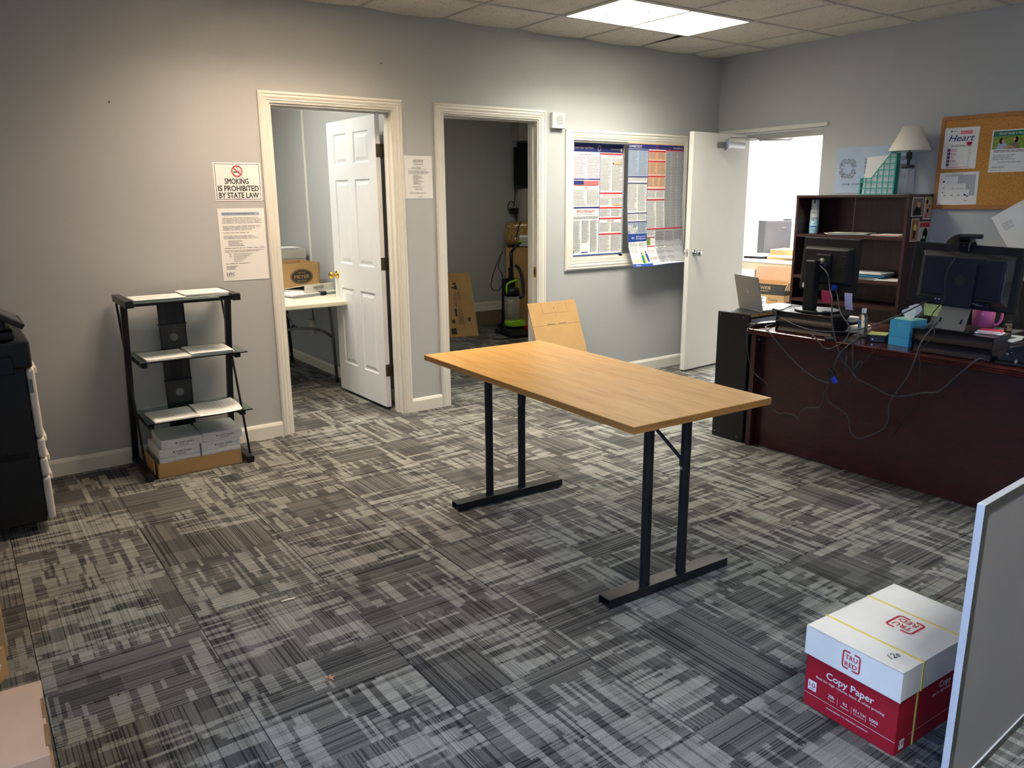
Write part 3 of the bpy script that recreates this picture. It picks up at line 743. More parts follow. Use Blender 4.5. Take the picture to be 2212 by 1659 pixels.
# wall speaker
t = thing('wall_speaker', 'small square white wall speaker with slotted grille above the storeroom doorway corner', 'speaker', (4.024, 0, 2.043))
MB().box(-.06, .06, -.032, 0, -.056, .056, 'trim_white').build('cover', t, bevel=.004)
for i in range(9):
    z = .032-.008*i; hw = math.sqrt(max(0, .036**2-z*z))
    if hw > .004: MB().box(-hw+.008, hw+.008, -.0325, -.0315, z-.0015, z+.0015, 'grey_plastic').build('slot', t)
# ================================================================== LABOUR LAW POSTERS
W_, H_ = .541, .87
b = MB(); wav = lambda u, v, h: Vector((u, -h-.004*sin(u*9)*(v/H_), v))
sh = Sheet(b, wav, .0005)
sh.rect(0, 0, W_, H_, 'paper', 0, 10, 10)
sh.rect(0, H_-.012, W_, H_, 'print_blue', 1, 6); sh.rect(0, H_-.065, W_, H_-.012, 'navy', 1, 8)
sh.text('Federal Labor Law Poster', .01, H_-.042, .017, 'paper', 'l', .012, w=.20); sh.ring(.275, H_-.036, .017, .022, .004, 'paper', 2); sh.text('Compliance', .40, H_-.043, .012, 'paper', 'l', .01, w=.10); sh.rect(.508, H_-.055, .53, H_-.03, 'paper', 2)
mid = .285
def section(u0, v0, u1, v1, bar, cols, pitch, ink='ink_grey', title=None, bg=None, tm='ink_red', seed=0):
    if bg: sh.rect(u0, v0, u1, v1, bg, 1, 2)
    if bar: sh.rect(u0, v1-.012, u1, v1, bar, 2)
    top = v1-(.016 if bar else .004)
    if title: sh.text(title, (u0+u1)/2, top-.016, .0105, tm, 'c', .01, w=min((u1-u0)*.7, .011*len(title)*.75), L=3); top -= .022
    g = (u1-u0)/cols
    for c in range(cols): sh.para(u0+g*c+.006, v0+.006, u0+g*(c+1)-.006, top, 'print_mid' if ink == 'ink_grey' else 'ink_grey', pitch, .34, 3, seed+c)
section(.006, .60, mid-.003, .80, None, 2, .0062, title='FAMILY AND MEDICAL', bg='paper_pink', tm='navy', seed=1)
sh.rect(.006, .592, mid, .602, 'navy', 4)
for i in range(5): sh.rect(.01, .548+i*.008, .275, .552+i*.008, 'ink_red', 4, 6)
sh.rect(.01, .556, .115, .586, 'navy', 5)
section(.006, .385, mid-.003, .545, None, 2, .0060, title='NOTICE', seed=4, ink='ink_grey')
sh.rect(.006, .372, mid, .384, 'navy', 4)
sh.text('EMPLOYEE RIGHTS', .143, .338, .022, 'ink_red', 'c', .01, w=.185, L=4); sh.text('UNDER THE NATIONAL LABOR RELATIONS ACT', .143, .322, .007, 'ink', 'c', .01, w=.21, L=4)
sh.para(.01, .285, .275, .312, 'ink_grey', .006, .4, 3, 2)
for c in range(3): sh.para(.01+c*.09, .10 if c == 1 else .02, .09+c*.09, .28, 'ink_grey', .0062, .38, 3, c+9)
sh.rect(.097, .022, .17, .030, 'print_blue', 4); sh.ell(.014, .03, .008, .014, 'navy', 4)
section(mid+.003, .50, W_-.006, .80, 'ink_red', 2, .0062, title='YOUR RIGHTS', seed=5); sh.rect(.43, .715, .53, .73, 'print_orange', 5); sh.rect(.425, .716, .436, .729, 'ink', 6)
section(mid+.003, .385, W_-.006, .495, 'ink_red', 2, .0062, title='JOB SAFETY AND HEALTH', seed=6); sh.rect(.43, .392, .53, .404, 'print_orange', 5)
section(mid+.003, .30, W_-.006, .38, 'ink_red', 2, .0058, seed=7)
section(mid+.003, .175, W_-.006, .295, 'ink_red', 2, .0058, title='EMPLOYEES', tm='ink', seed=8)
section(mid+.003, .012, W_-.006, .17, 'ink_red', 2, .0058, seed=9)
for u, wv in ((0, .004), (mid-.0025, .005), (W_-.004, .004)): sh.rect(u, 0, u+wv, H_-.06, 'print_blue', 4, 1, 8)
sh.rect(0, 0, W_, .008, 'print_blue', 4, 6)
b.build('labor_law_poster', loc=(4.222, .046, 1.026), label='flat federal labor law poster with navy header on the left window pane', cat='poster', fix=False)
# second poster hangs in front of the casing and curls out at its foot
W_, H_ = .645, .985
def hang(u, v, h):
    d = max(0, (.40-v)/.40)
    y = -.026-.014*min(1, max(0, (.5-v)*5))-.085*max(0, (.20-v)/.20)**2-.010*sin(u*11+v*6)*d
    return Vector((u+.008*sin(v*12)*d, y-h, v-.004*sin(u*8)*d))
b = MB(); sh = Sheet(b, hang, .0005)
sh.rect(0, 0, W_, H_, 'paper', 0, 14, 18)
R = lambda u0, v0, u1, v1, m, L=1: sh.rect(u0, v0, u1, v1, m, L, max(1, int((u1-u0)/.04)), max(1, int((v1-v0)/.04)))
R(0, H_-.008, W_, H_, 'print_orange'); R(0, H_-.046, W_, H_-.008, 'navy', 1)
sh.text('CONNECTICUT', .01, H_-.036, .018, 'paper', 'l', .012, w=.14); sh.ring(.325, H_-.027, .014, .014, .003, 'ink_red', 2); sh.text('Compliance', .52, H_-.035, .012, 'paper', 'l', .01, w=.11)
A1, A2 = .225, .43
section(.004, .72, A1-.004, .93, None, 2, .0062, bg='pale_blue', ink='ink', seed=21)
for k in (.928, .715, .665, .425, .355): R(.004, k, A1-.004, k+.008, 'navy', 4)
section(.004, .675, A1-.004, .715, None, 1, .0065, seed=22); section(.004, .435, A1-.004, .665, None, 2, .0062, seed=23); section(.004, .365, A1-.004, .425, None, 2, .0062, seed=24)
section(.004, .262, A1-.004, .355, None, 2, .0062, bg='pale_blue', ink='ink', seed=25)
R(.004, .195, A1-.004, .262, 'print_blue', 2); sh.text('OSHA', .04, .222, .014, 'paper', 'l', .02, w=.035, L=3); sh.text('Job Safety and Health', .095, .236, .010, 'paper', 'l', .015, w=.115, L=3); sh.text("IT'S THE LAW!", .095, .215, .013, 'paper', 'l', .01, w=.112, L=3)
section(.012, .075, A1-.01, .19, None, 2, .0064, seed=26)
R(.01, .032, .125, .052, 'yellow_note', 3); R(0, 0, A1, .022, 'print_blue', 3); sh.text('osha.gov', .03, .007, .008, 'paper', 'l', .01, w=.05, L=5)
for u, v, m in ((.135, .055, 'print_green'), (.165, .06, 'yellow_note'), (.19, .065, 'print_blue')):
    sh.ell(u, v+.045, .008, .009, m, 4); sh.poly([(u-.016, v-.03), (u+.014, v-.03), (u+.016, v+.03), (u-.012, v+.035)], m, 4)
section(A1, .855, A2, .93, 'ink_red', 2, .0062, bg='print_orange', ink='ink', seed=31); section(A1, .735, A2, .85, 'ink_red', 2, .0062, bg='print_orange', ink='ink', seed=32); section(A1, .635, A2, .73, 'ink_red', 3, .0062, bg='print_orange', ink='ink', seed=33)
section(A1, .545, A2, .625, 'ink_red', 2, .0062, seed=34); section(A1, .30, A2, .54, 'ink_red', 2, .0062, seed=35)
R(A2, .295, W_-.006, .935, 'ink_light', 2)
for c in range(3): sh.para(A2+.006+c*.07, .30, A2+.070+c*.07, .925, 'print_mid', .0085, .5, 3, 40+c, .15, False)
R(A2, .93, W_, .94, 'ink_red', 4); R(A1, .292, W_-.006, .302, 'ink_red', 4)
R(.325, .012, W_-.006, .285, 'ink_light', 2)
for c in range(3): sh.para(.33+c*.105, .02, .425+c*.105, .28, 'print_mid', .0085, .5, 3, 50+c, .15, False)
section(A1+.003, .235, .32, .288, None, 1, .0065, seed=36); R(A1+.003, .225, .32, .232, 'ink_red', 4); R(A1+.003, .165, .265, .222, 'leaf_green', 4); sh.ell(.245, .205, .008, .011, 'hair', 5); sh.ell(.245, .19, .010, .016, 'paper', 5)
R(A1+.003, .15, .32, .158, 'ink_red', 4); section(A1+.003, .012, .32, .148, None, 1, .0068, seed=37); R(A1+.003, .055, .32, .065, 'print_orange', 4)
for u in (0, A1-.004, W_-.005): R(u, .0, u+.005, H_-.04, 'print_blue', 5)
R(A1, 0, W_, .006, 'navy', 5)
b.build('labor_law_poster', loc=(4.745, 0, .925), label='larger state labor law poster hanging over the window casing with its foot curling out', cat='poster', fix=False)

# ================================================================== SMALL OFFICE BEHIND DOOR 1
t = thing('raceway', 'white vertical cable channel on the office wall above the folding table', 'cable channel', (2.77, 1.85, 0))
MB().box(-.012, 0, -.012, .012, .85, 2.6, 'trim_white').build('channel', t, bevel=.002)
MB().box(-.008, 0, .05, .056, .41, .85, 'grey_plastic').build('drop_cable', t)
t = thing('outlet_box', 'surface-mounted grey outlet box low on the office wall under the table', 'outlet', (2.77, 1.90, .375))
MB().box(-.03, 0, -.06, .06, -.06, .06, 'grey_carton').build('cover', t, bevel=.003)
MB().box(-.032, -.03, -.02, .02, -.035, .035, 'trim_white').build('socket_plate', t)
t = thing('plastic_folding_table', 'off-white plastic folding table with grey steel legs in the small office', 'table', (2.34, 1.65, 0))
MB().box(-.37, .37, -.91, .91, .698, .735, 'table_plastic').build('tabletop', t, bevel=.01, seg=3)
for sy in (-1, 1):
    y = sy*.60-.0+(.16 if sy < 0 else 0)
    b = MB()
    for sx in (-1, 1): b.tube([(sx*.30, y, .70), (sx*.315, y, .40), (sx*.33, y, .02)], .0135, 'leg_grey' if sy < 0 else 'black_metal', n=10, sub=1)
    b.build('leg_frame', t)
    b = MB(); b.tube([(-.315, y, .38), (-.2, y, .455), (0, y, .485), (.2, y, .455), (.315, y, .38)], .012, 'leg_grey' if sy < 0 else 'black_metal', n=8); b.build('curved_brace', t)
    b = MB(); b.tube([(0, y+(.02), .487), (0, y+.30, .70)], .007, 'leg_grey', n=8, sub=1).tube([(-.06, y, .47), (0, y+.03, .51), (.06, y, .47)], .005, 'black_metal', n=6, sub=1); b.build('hinge_brace', t)
    for sx in (-1, 1): MB().cyl((sx*.331, y, 0), (sx*.331, y, .03), .017, 'black_plastic', n=12).build('foot_cap', t)
def lettered(b, O, U, V): return Sheet(b, plane(O, U, V), .0006)
t = thing('records_box', 'open brown cardboard records box with dark oval logo on the office table', 'cardboard box', (2.495, 1.62, .735), radians(3))
b = MB(); X, Y, Z = .165, .19, .245
b.box(-X, X, -Y, -Y+.005, 0, Z, 'card').box(-X, X, Y-.005, Y, 0, Z, 'card').box(-X, -X+.005, -Y, Y, 0, Z, 'card').box(X-.005, X, -Y, Y, 0, Z, 'card').box(-X, X, -Y, Y, 0, .005, 'card').build('box', t)
b = MB(); sh = lettered(b, (-X, -Y, 0), (1, 0, 0), (0, 0, 1))
sh.ell(.17, .135, .098, .062, 'card_dark', 1, 32); sh.ring(.17, .135, .092, .056, .003, 'card', 2, 32)
sh.text('MEYER', .17, .121, .029, 'card', 'c', .01, w=.13, L=4); sh.text('WILLIAM B.', .17, .162, .010, 'card', 'c', .01, w=.07, L=3); sh.text('SINCE 1915', .17, .097, .010, 'card', 'c', .01, w=.075, L=3)
sh.text('RECORDS', .02, .022, .024, 'card_dark', 'l', .01, w=.14, L=2)
b.build('logo_print', t, fix=False)
t = thing('storage_box', 'pale grey storage box with papers on top, behind the brown records box', 'box', (2.56, 2.03, .735), radians(2))
MB().box(-.165, .165, -.15, .15, 0, .325, 'grey_carton').box(-.168, .168, -.153, .153, .25, .33, 'grey_carton').build('box', t, bevel=.002)
b = MB()
for i in range(4): b.box(-.15+.01*i, .12+.008*i, -.13, .12, .331+i*.003, .3335+i*.003, ('cloth_black', 'paper', 'navy', 'paper')[i])
b.build('loose_sheet', t, kind='stuff')
t = thing('ring_binder', 'white ring binder with MEYER handwritten on its spine lying on papers', 'binder', (2.43, 1.17, .763), radians(21))
b = MB(); b.box(0, .31, 0, .004, 0, .062, 'cream_binder').build('spine', t)
MB().box(.0, .31, .004, .27, .0, .003, 'cream_binder').build('back_cover', t)
MB().box(0, .31, 0, .27, 0, .003, 'cream_binder', Matrix.Translation((0, .002, .060)) @ Matrix.Rotation(radians(-10), 4, 'X')).build('front_cover', t)
MB().box(.01, .30, .03, .25, .004, .014, 'paper').box(.06, .10, .02, .05, .012, .03, 'silver').build('page_block', t)
b = MB(); sh = lettered(b, (0, -.0004, 0), (1, 0, 0), (0, 0, 1)); sh.text('MEYER', .09, .02, .024, 'ink', 'l', -.005, w=.11, slant=.1); sh.ell(.03, .033, .004, .004, 'grey_plastic'); sh.ell(.285, .033, .004, .004, 'grey_plastic'); b.build('handwriting', t, fix=False)
t = thing('paper_pile', 'loose stapled papers with a black binder clip under the ring binder', 'papers', (2.44, 1.28, .735), radians(18))
rnd = random.Random(8); b = MB()
for i in range(7): b.box(-.17, .25+.004*i, -.13, .15, i*.004, i*.004+.003, ('paper', 'paper', 'pale_blue', 'paper', 'paper', 'cream_binder', 'paper')[i], Tz((rnd.uniform(-.02, .02), rnd.uniform(-.01, .01), 0), rnd.uniform(-.08, .08)))
b.build('sheets', t, kind='stuff'); MB().box(.08, .13, -.152, -.10, .0, .03, 'black_plastic').build('binder_clip', t)
# ================================================================== STOREROOM BEHIND DOOR 2
def flatpack(name, label, cx, cy, rz, w, L, lean, n, zoff=0, m='card', cat='cardboard', prn=None):
    """stack of flattened cartons leaning back; base at (cx,cy), local x along width"""
    t = thing(name, label, cat, (cx, cy, 0), rz); T0 = Matrix.Rotation(-lean, 4, 'X')
    for i in range(n):
        b = MB(); b.box(-w/2+.004*i, w/2-.003*i, .006*i+.0004*i, .006*(i+1), .0, L+(.02 if i % 2 else 0), m, T0)
        if i == 0 and prn: prn(b, T0)
        b.build('flattened_carton', t)
    return t
def iron(b, T0):
    p = plane((-.35, 0, 0), (1, 0, 0), (0, 0, 1)); sh = Sheet(b, lambda u, v, h: T0 @ p(u, v, h), .0006)
    w_ = .70; X0 = .42
    sh.poly([(X0+.05, .62), (X0+.10, .60), (X0+.10, .64)][::-1], 'card_dark', 1)
    sh.poly([(X0+.035, .575), (X0+.105, .605), (X0+.105, .545)], 'card_dark', 2)
    sh.text('IRON', X0+.10, .52, .026, 'card_dark', 'l', .01, w=.085, rot=-pi/2); sh.text('MOUNTAIN', X0+.06, .52, .026, 'card_dark', 'l', .01, w=.17, rot=-pi/2)
    for u, v in ((X0+.02, .18), (X0+.2, .20)): sh.ell(u, v, .018, .022, 'card_dark'); sh.poly([(u-.018, v), (u+.018, v), (u, v-.035)], 'card_dark', 2)
    sh.rect(X0+.05, .24, X0+.07, .33, 'card_dark'); sh.para(X0+.08, .14, X0+.14, .32, 'card_dark', .012, .3, 1, 4); sh.ring(X0+.13, .2, .022, .026, .003, 'card_dark')
    sh.rect(X0-.02, .03, X0+.04, .1, 'card_dark'); sh.rect(.0, .36, .70, .362, 'card_edge', 1); sh.rect(X0+.13, 0, X0+.132, .73, 'card_edge', 1)
flatpack('cardboard_stack', 'stack of flattened brown cartons with triangle logo leaning in the storeroom', 4.515, 2.497, radians(-18), .70, .735, radians(27), 4, prn=iron)
t = thing('moving_carton', 'tall closed brown carton behind the vacuum cleaner in the storeroom', 'cardboard box', (5.413, 2.65, 0), radians(-35))
MB().box(0, .50, 0, .26, 0, .93, 'card').box(.02, .48, .02, .24, .93, .942, 'cloth_black').build('box', t, bevel=.004)
b = MB(); sh = lettered(b, (0, 0, 0), (1, 0, 0), (0, 0, 1)); sh.text('GHM', .02, .53, .05, 'card_dark', 'l', -.004, w=.13); b.build('box_print', t, fix=False)
t = thing('wicker_bundle', 'bulky straw-coloured woven bundle wrapped in plastic on the tall carton', 'bundle', (5.70, 2.655, .942), radians(-35))
b = MB(); rnd = random.Random(5)
b.ball((0, 0, .14), 1, 'wicker', 28, 18, (.25, .10, .14)); 
for i, v in enumerate(b.v):
    x, y, z = v[0]/.25, v[1]/.10, (v[2]-.14)/.14; m_ = max(abs(x), abs(y), abs(z), .01); q = (1/m_)**.62*(1+.05*(rnd.random()-.5))
    b.v[i] = (v[0]*q, v[1]*q, max(0, .14+(v[2]-.14)*q))
o = b.build('woven_bundle', t)
MB().tube([(-.06, -.06, .275), (-.08, -.105, .23), (-.10, -.125, .15), (-.12, -.13, .10)], .006, 'black_plastic').cyl((-.12, -.13, .10), (-.125, -.132, .075), .008, 'trim_white').build('plug_cord', t)
t = thing('small_carton', 'grey and white small carton on the tall carton beside the woven bundle', 'box', (5.50, 2.34, .0))
b = MB(); t.location = (5.62, 2.47, .965)
# squeezed under the front of the bundle
MB().box(-.07, .12, -.03, .03, 0, .10, 'cabinet').box(-.071, .121, -.031, .031, .10, .125, 'paper').build('carton', t); t.location = (5.62, 2.555, .942); t.rotation_euler = (0, 0, radians(-35))
# wall gear
t = thing('wall_television', 'black flat television on a bracket at the storeroom back wall', 'television', (5.98, 2.93, 1.835))
MB().box(-.26, .06, -.06, -.01, -.225, .225, 'black_gloss').build('screen', t, bevel=.004)
MB().box(-.26, .06, -.062, -.06, -.225, -.195, 'black_plastic').box(-.25, -.22, -.0635, -.062, -.212, -.205, 'grey_plastic').build('bezel', t)
MB().box(-.15, -.05, -.01, .07, -.06, .28, 'black_metal').build('wall_bracket', t)
t = thing('wall_cabinet', 'pale cabinet door above the television in the storeroom corner', 'cabinet', (5.92, 2.86, 2.13))
MB().box(-.16, .12, -.0, .14, 0, .24, 'cabinet').build('cabinet_body', t, bevel=.003)
t = thing('metal_cabinet', 'tall grey-green metal cabinet panel under the television', 'cabinet', (5.95, 2.89, .97))
MB().box(-.13, .09, -.02, .10, 0, .62, 'cabinet').build('cabinet_body', t, bevel=.003); MB().cyl((.0, -.03, .42), (0, -.02, .42), .006, 'silver').build('lock', t)
t = thing('power_supply', 'black power adapter and looped cable hanging on the storeroom wall', 'adapter', (5.75, 2.98, 1.33))
MB().box(-.05, .04, -.06, 0, -.03, .04, 'black_plastic').build('brick', t, bevel=.008)
MB().tube([(-.0, -.02, .05), (.02, -.02, .20), (.01, -.02, .36), (.04, -.03, .42)], .006, 'black_plastic').tube([(-.05, -.02, 0), (-.09, -.02, .05), (-.05, -.02, .12), (.0, -.02, .1)], .005, 'black_plastic').tube([(.02, -.02, -.03), (.035, -.02, -.1), (.03, -.03, -.17)], .009, 'black_plastic').build('cable', t)
t = thing('hanging_cord', 'thin black cord looping down beside the tall carton', 'cord', (5.22, 2.50, .90))
MB().tube([(.035, 0, 0), (-.01, -.01, -.10), (-.03, -.01, -.17), (.02, -.01, -.25), (.035, -.01, -.34), (-.01, -.01, -.42), (-.08, -.01, -.43), (-.13, -.01, -.38), (-.10, -.01, -.25), (-.03, -.01, -.10), (.04, 0, 0)], .0045, 'black_plastic').build('cord', t)
# vacuum cleaner
t = thing('vacuum_cleaner', 'black upright vacuum cleaner with lime green handle and clear dust bin', 'vacuum cleaner', (5.17, 2.2, 0), radians(-8))
b = MB(); b.prism([(-.02, .018), (.17, .018), (.17, .10), (.10, .13), (.0, .12)], -.10, .13, 'x', 'black_plastic')
b.build('base_body', t, bevel=.012)
b = MB(); b.prism([(-.24, .02), (.0, .02), (.0, .10), (-.18, .065), (-.24, .045)], -.12, .14, 'x', 'black_plastic', None); b.build('floor_head', t, bevel=.012)
for x in (-.12, .15): MB().cyl((x-.015, .12, .035), (x+.015, .12, .035), .035, 'dark_grey').build('wheel', t)
b = MB(); b.lathe([(0, .165), (.075, .165), (.083, .19), (.086, .44), (0, .44)], 'clear_bin', (-.01, -.02, 0)).build('dust_bin', t)
MB().lathe([(0, .20), (.035, .20), (.045, .25), (.04, .36), (.055, .40), (0, .40)], 'grey_plastic', (-.01, -.02, 0)).build('cyclone', t)
MB().lathe([(0, .105), (.082, .105), (.09, .12), (.09, .165), (.084, .172), (0, .172)], 'lime', (-.005, -.02, 0)).box(-.05, .11, -.11, .0, .11, .165, 'lime').build('bin_base', t)
MB().lathe([(0, .44), (.088, .44), (.088, .49), (.075, .52), (.045, .535), (0, .535)], 'black_plastic', (-.01, -.02, 0)).build('bin_lid', t)
b = MB(); b.tube([(-.085, -.05, .46), (-.09, -.05, .55), (-.06, -.05, .585), (.03, -.05, .61), (.06, -.04, .59), (.06, -.03, .52)], .012, 'lime', n=8); b.build('carry_handle', t)
b = MB(); b.prism([(.05, .10), (.17, .10), (.15, .62), (.08, .62)], -.05, .09, 'x', 'black_plastic'); b.build('motor_body', t, bevel=.015)
b = MB(); b.tube([(.07, .10, .45), (.045, .09, .72), (.03, .07, .90)], .021, 'black_plastic', n=10, sub=2).tube([(.03, .07, .90), (.08, .05, .97), (.13, .04, 1.01)], .017, 'black_plastic', n=10, sub=2); b.build('pole', t)
MB().ball((.14, .038, 1.018), 1, 'lime', 12, 8, (.045, .018, .011)).build('handle_grip', t)
b = MB(); b.box(-.035, .03, .04, .07, .60, .625, 'black_plastic').box(.0, .03, .04, .08, .60, .74, 'black_plastic'); b.build('cord_hook', t)
b = MB(); b.tube([(.085, .08, .76), (.13, .07, .72), (.155, .05, .62), (.165, .04, .5), (.15, .02, .43), (.09, -.03, .41)], .019, 'dark_grey', n=10, sub=6)
for i, v in enumerate(b.v): pass
b.build('hose', t)
MB().tube([(-.02, -.17, .06), (-.16, -.22, .012), (-.28, -.20, .010), (-.33, -.18, .012)], .006, 'black_plastic').build('power_cord', t)
MB().box(.10, .15, -.16, -.12, .07, .12, 'red_plastic').build('red_pedal', t)
# flattened box leaning on the wall of the main room
def plainprint(b, T0):
    p = plane((-.23, 0, 0), (1, 0, 0), (0, 0, 1)); sh = Sheet(b, lambda u, v, h: T0 @ p(u, v, h), .0006)
    sh.rect(0, .565, .46, .568, 'card_edge'); sh.rect(.12, .66, .36, .663, 'card_edge'); sh.rect(.12, .66, .123, .735, 'card_edge'); sh.rect(.36, .66, .363, .735, 'card_edge')
    for u in (.14, .25): sh.rect(u, .571, u+.07, .575, 'card_dark')
    sh.ell(.235, .70, .004, .004, 'card_dark'); sh.ell(.24, .64, .003, .003, 'card_dark')
t = flatpack('flattened_box', 'flattened plain brown carton leaning on the grey wall behind the oak table', 3.955, -.318, radians(-2), .46, .735, radians(23), 3, prn=plainprint)
b = MB(); b.box(-.10, .15, .001, .005, .73, .75, 'card', Matrix.Rotation(-radians(23), 4, 'X')); b.build('top_flap', t)
# ================================================================== LOBBY BEHIND DOOR 3
t = thing('mini_fridge', 'dark grey compact fridge in the white room behind the open door', 'fridge', (8.0, .86, 0), radians(50))
MB().box(.04, .40, -.13, .15, .03, 1.20, 'black_plastic').build('cabinet_body', t, bevel=.006)
MB().box(-.01, .035, -.135, .155, .03, 1.21, 'fridge').build('door', t, bevel=.008)
MB().box(-.012, -.01, -.07, -.02, 1.12, 1.135, 'silver').build('badge', t)
MB().box(.0, .06, -.13, -.05, 1.21, 1.225, 'black_plastic').build('hinge_cover', t)
for x in (.08, .38):
    for y in (-.10, .14): MB().cyl((x, y, 0), (x, y, .03), .015, 'black_plastic').build('foot', t)
t = thing('metal_desk', 'beige metal desk carrying envelopes in the white room behind the open door', 'desk', (7.05, .2, .012), 0)
MB().box(-.02, .75, -.75, .75, .80, .835, 'alu').build('desktop', t, bevel=.003)
MB().box(0, .72, -.73, .73, .72, .80, 'beige_metal').build('apron', t)
MB().box(-.004, 0, -.45, .35, .73, .79, 'beige_metal').build('drawer_front', t, bevel=.002)
for x in (.03, .69):
    for y in (-.7, .7): MB().box(x-.02, x+.02, y-.02, y+.02, 0, .72, 'grey_plastic').build('leg', t)
MB().box(.6, .62, -.7, .7, .25, .72, 'cabinet').build('modesty_panel', t)
for k, (x, y, z, rz, lb, m) in enumerate(((7.24, .10, .848, .1, 'lowest manila envelope in the pile on the beige metal desk', 'envelope'), (7.22, .14, .873, -.12, 'white envelope between the manila ones on the beige metal desk', 'paper'), (7.25, .08, .898, .2, 'thick topmost manila envelope, its right corner curling up', 'envelope'))):
    b = MB(); th = .024 if k < 2 else .05
    def env(u, v, h): return Vector((u-.16, v-.22, h+(.05*max(0, (.16-v)/.16)**2 if k == 2 else 0)))
    n = 6; vs = [env(.32*i/2, .44*j/n, hh) for hh in (0, th) for j in range(n+1) for i in range(3)]; q = 3*(n+1)
    fs = [(j*3+i, j*3+i+1, (j+1)*3+i+1, (j+1)*3+i) for j in range(n) for i in range(2)]
    fs += [tuple(q+a for a in f_) for f_ in fs]+[(j*3+c, (j+1)*3+c, q+(j+1)*3+c, q+j*3+c) for j in range(n) for c in (0, 2)]+[(r*3+i, r*3+i+1, q+r*3+i+1, q+r*3+i) for r in (0, n) for i in range(2)]
    b.add(vs, fs, m); b.build('envelope', loc=(x, y, z), rz=rz, label=lb, cat='envelope', group='envelopes on the metal desk')
MB().box(-.06, .06, -.12, .12, 0, .02, 'cloth_black').build('dark_folder', loc=(7.10, .46, .848), rz=.1, label='dark folder beside the envelopes on the beige metal desk', cat='folder')
t = thing('tissue_carton', 'open supply carton with dark printed band, flaps up, below the beige desk', 'cardboard box', (6.76, .03, 0), radians(8))
b = MB(); X, Y, Z = .16, .25, .655
b.box(-X, X, -Y, -Y+.005, .1, Z, 'card').box(-X, X, Y-.005, Y, .1, Z, 'card').box(-X, -X+.005, -Y, Y, .1, Z, 'card').box(X-.005, X, -Y, Y, .1, Z, 'card').box(-X, X, -Y, Y, 0, .10, 'card').build('box', t)
MB().box(X, X+.005, -Y, Y, 0, .17, 'card_pale', Matrix.Translation((0, 0, Z)) @ Matrix.Rotation(radians(12), 4, 'Y')).build('back_flap', t)
MB().box(-X, X, -Y-.005, -Y, 0, .12, 'card_pale', Matrix.Translation((0, 0, Z)) @ Matrix.Rotation(radians(20), 4, 'X')).build('side_flap', t)
b = MB(); sh = lettered(b, (-X, Y, 0), (0, -1, 0), (0, 0, 1)); sh.rect(0, .55, .50, Z, 'card_dark'); sh.text('COASTWIDE', .10, .60, .03, 'card_pale', 'l', .015, w=.25); sh.rect(.22, .582, .33, .586, 'card_pale', 2); sh.text('Tissue', .33, .49, .03, 'card_dark', 'l', .005, w=.10)
sh.rect(.16, .38, .31, .53, 'paper', 1); sh.para(.18, .40, .29, .52, 'ink', .012, .5, 2, 2)
sh2 = lettered(b, (-X, -Y, 0), (1, 0, 0), (0, 0, 1)); sh2.rect(0, .55, .32, Z, 'card_dark'); sh2.text('CO', .03, .59, .035, 'card_pale', 'l', .015); sh2.para(.03, .30, .15, .50, 'card_dark', .04, .4, 1, 3)
b.build('box_print', t, fix=False)
for i in range(2):
    b = MB(); b.box(-.06, .06, -.09, .09, 0, .004, 'paper', Matrix.Rotation(radians(-14), 4, 'Y')); sh = Sheet(b, lambda u, v, h: Matrix.Rotation(radians(-14), 4, 'Y') @ Vector((u-.06, v-.09, .0045+h))); sh.para(.01, .01, .11, .17, 'ink', .012, .5, 1, i)
# ================================================================== DESK AND WHAT STANDS ON IT
DX = 3.900; DZ = .735
t = thing('reception_desk', 'long dark mahogany desk with reeded edge, its blank front panel facing the room', 'desk', (DX, -1.895, 0), radians(.3))
b = MB(); e = [(.012, .700)]
for i in range(3):
    z0 = .703+.0107*i; e += [(.004, z0), (0, z0+.0025), (0, z0+.0075), (.004, z0+.0100)]
e += [(.010, .735), (.77, .735), (.77, .700)]
b.prism(e, -.045, -1.95, 'y', 'mahogany_top'); b.build('desktop', t)
MB().box(.088, .74, -.047, -.014, 0, .700, 'mahogany').build('side_panel', t, bevel=.001)
MB().box(.092, .74, -1.95, -1.915, 0, .700, 'mahogany').build('side_panel', t, bevel=.001)
MB().box(.142, .160, -1.915, -.047, .004, .700, 'mahogany').build('modesty_panel', t)
MB().cyl((.115, -.047, .655), (.115, -.053, .655), .007, 'screw', n=12).build('screw', t)
t = thing('low_bookcase', 'low black bookcase with raw chipboard edge at the left end of the mahogany desk', 'bookcase', (3.997, -1.644, 0), radians(0))
MB().box(0, .016, -.235, 0, 0, .795, 'black_metal').build('side_panel', t)
MB().box(.60, .616, -.235, 0, 0, .795, 'black_metal').build('side_panel', t)
MB().box(.016, .60, -.234, 0, .779, .7955, 'black_metal').box(.012, .60, -.2362, -.234, .779, .7945, 'chipboard').build('top', t)
for z in (.30, .06): MB().box(.016, .60, -.23, 0, z, z+.016, 'black_metal').build('shelf', t)
MB().box(.016, .60, -.22, -.01, .735-.02, .735-.004, 'black_metal').build('shelf', t)
MB().box(.016, .60, -.006, 0, .02, .779, 'black_metal').build('back_panel', t)
for y, z in ((-.02, .775), (-.19, .775), (-.02, .03), (-.19, .03)): MB().cyl((0, y, z), (-.002, y, z), .0035, 'screw', n=8).build('screw', t)
b = MB()
for i in range(6): b.box(.04, .32, -.228+.004*i, -.03, i*.005, i*.005+.004, 'paper')
b.build('paper_pile', loc=(3.99, -1.644, .7315), label='white papers in the black bookcase just under its chipboard edge', cat='papers')
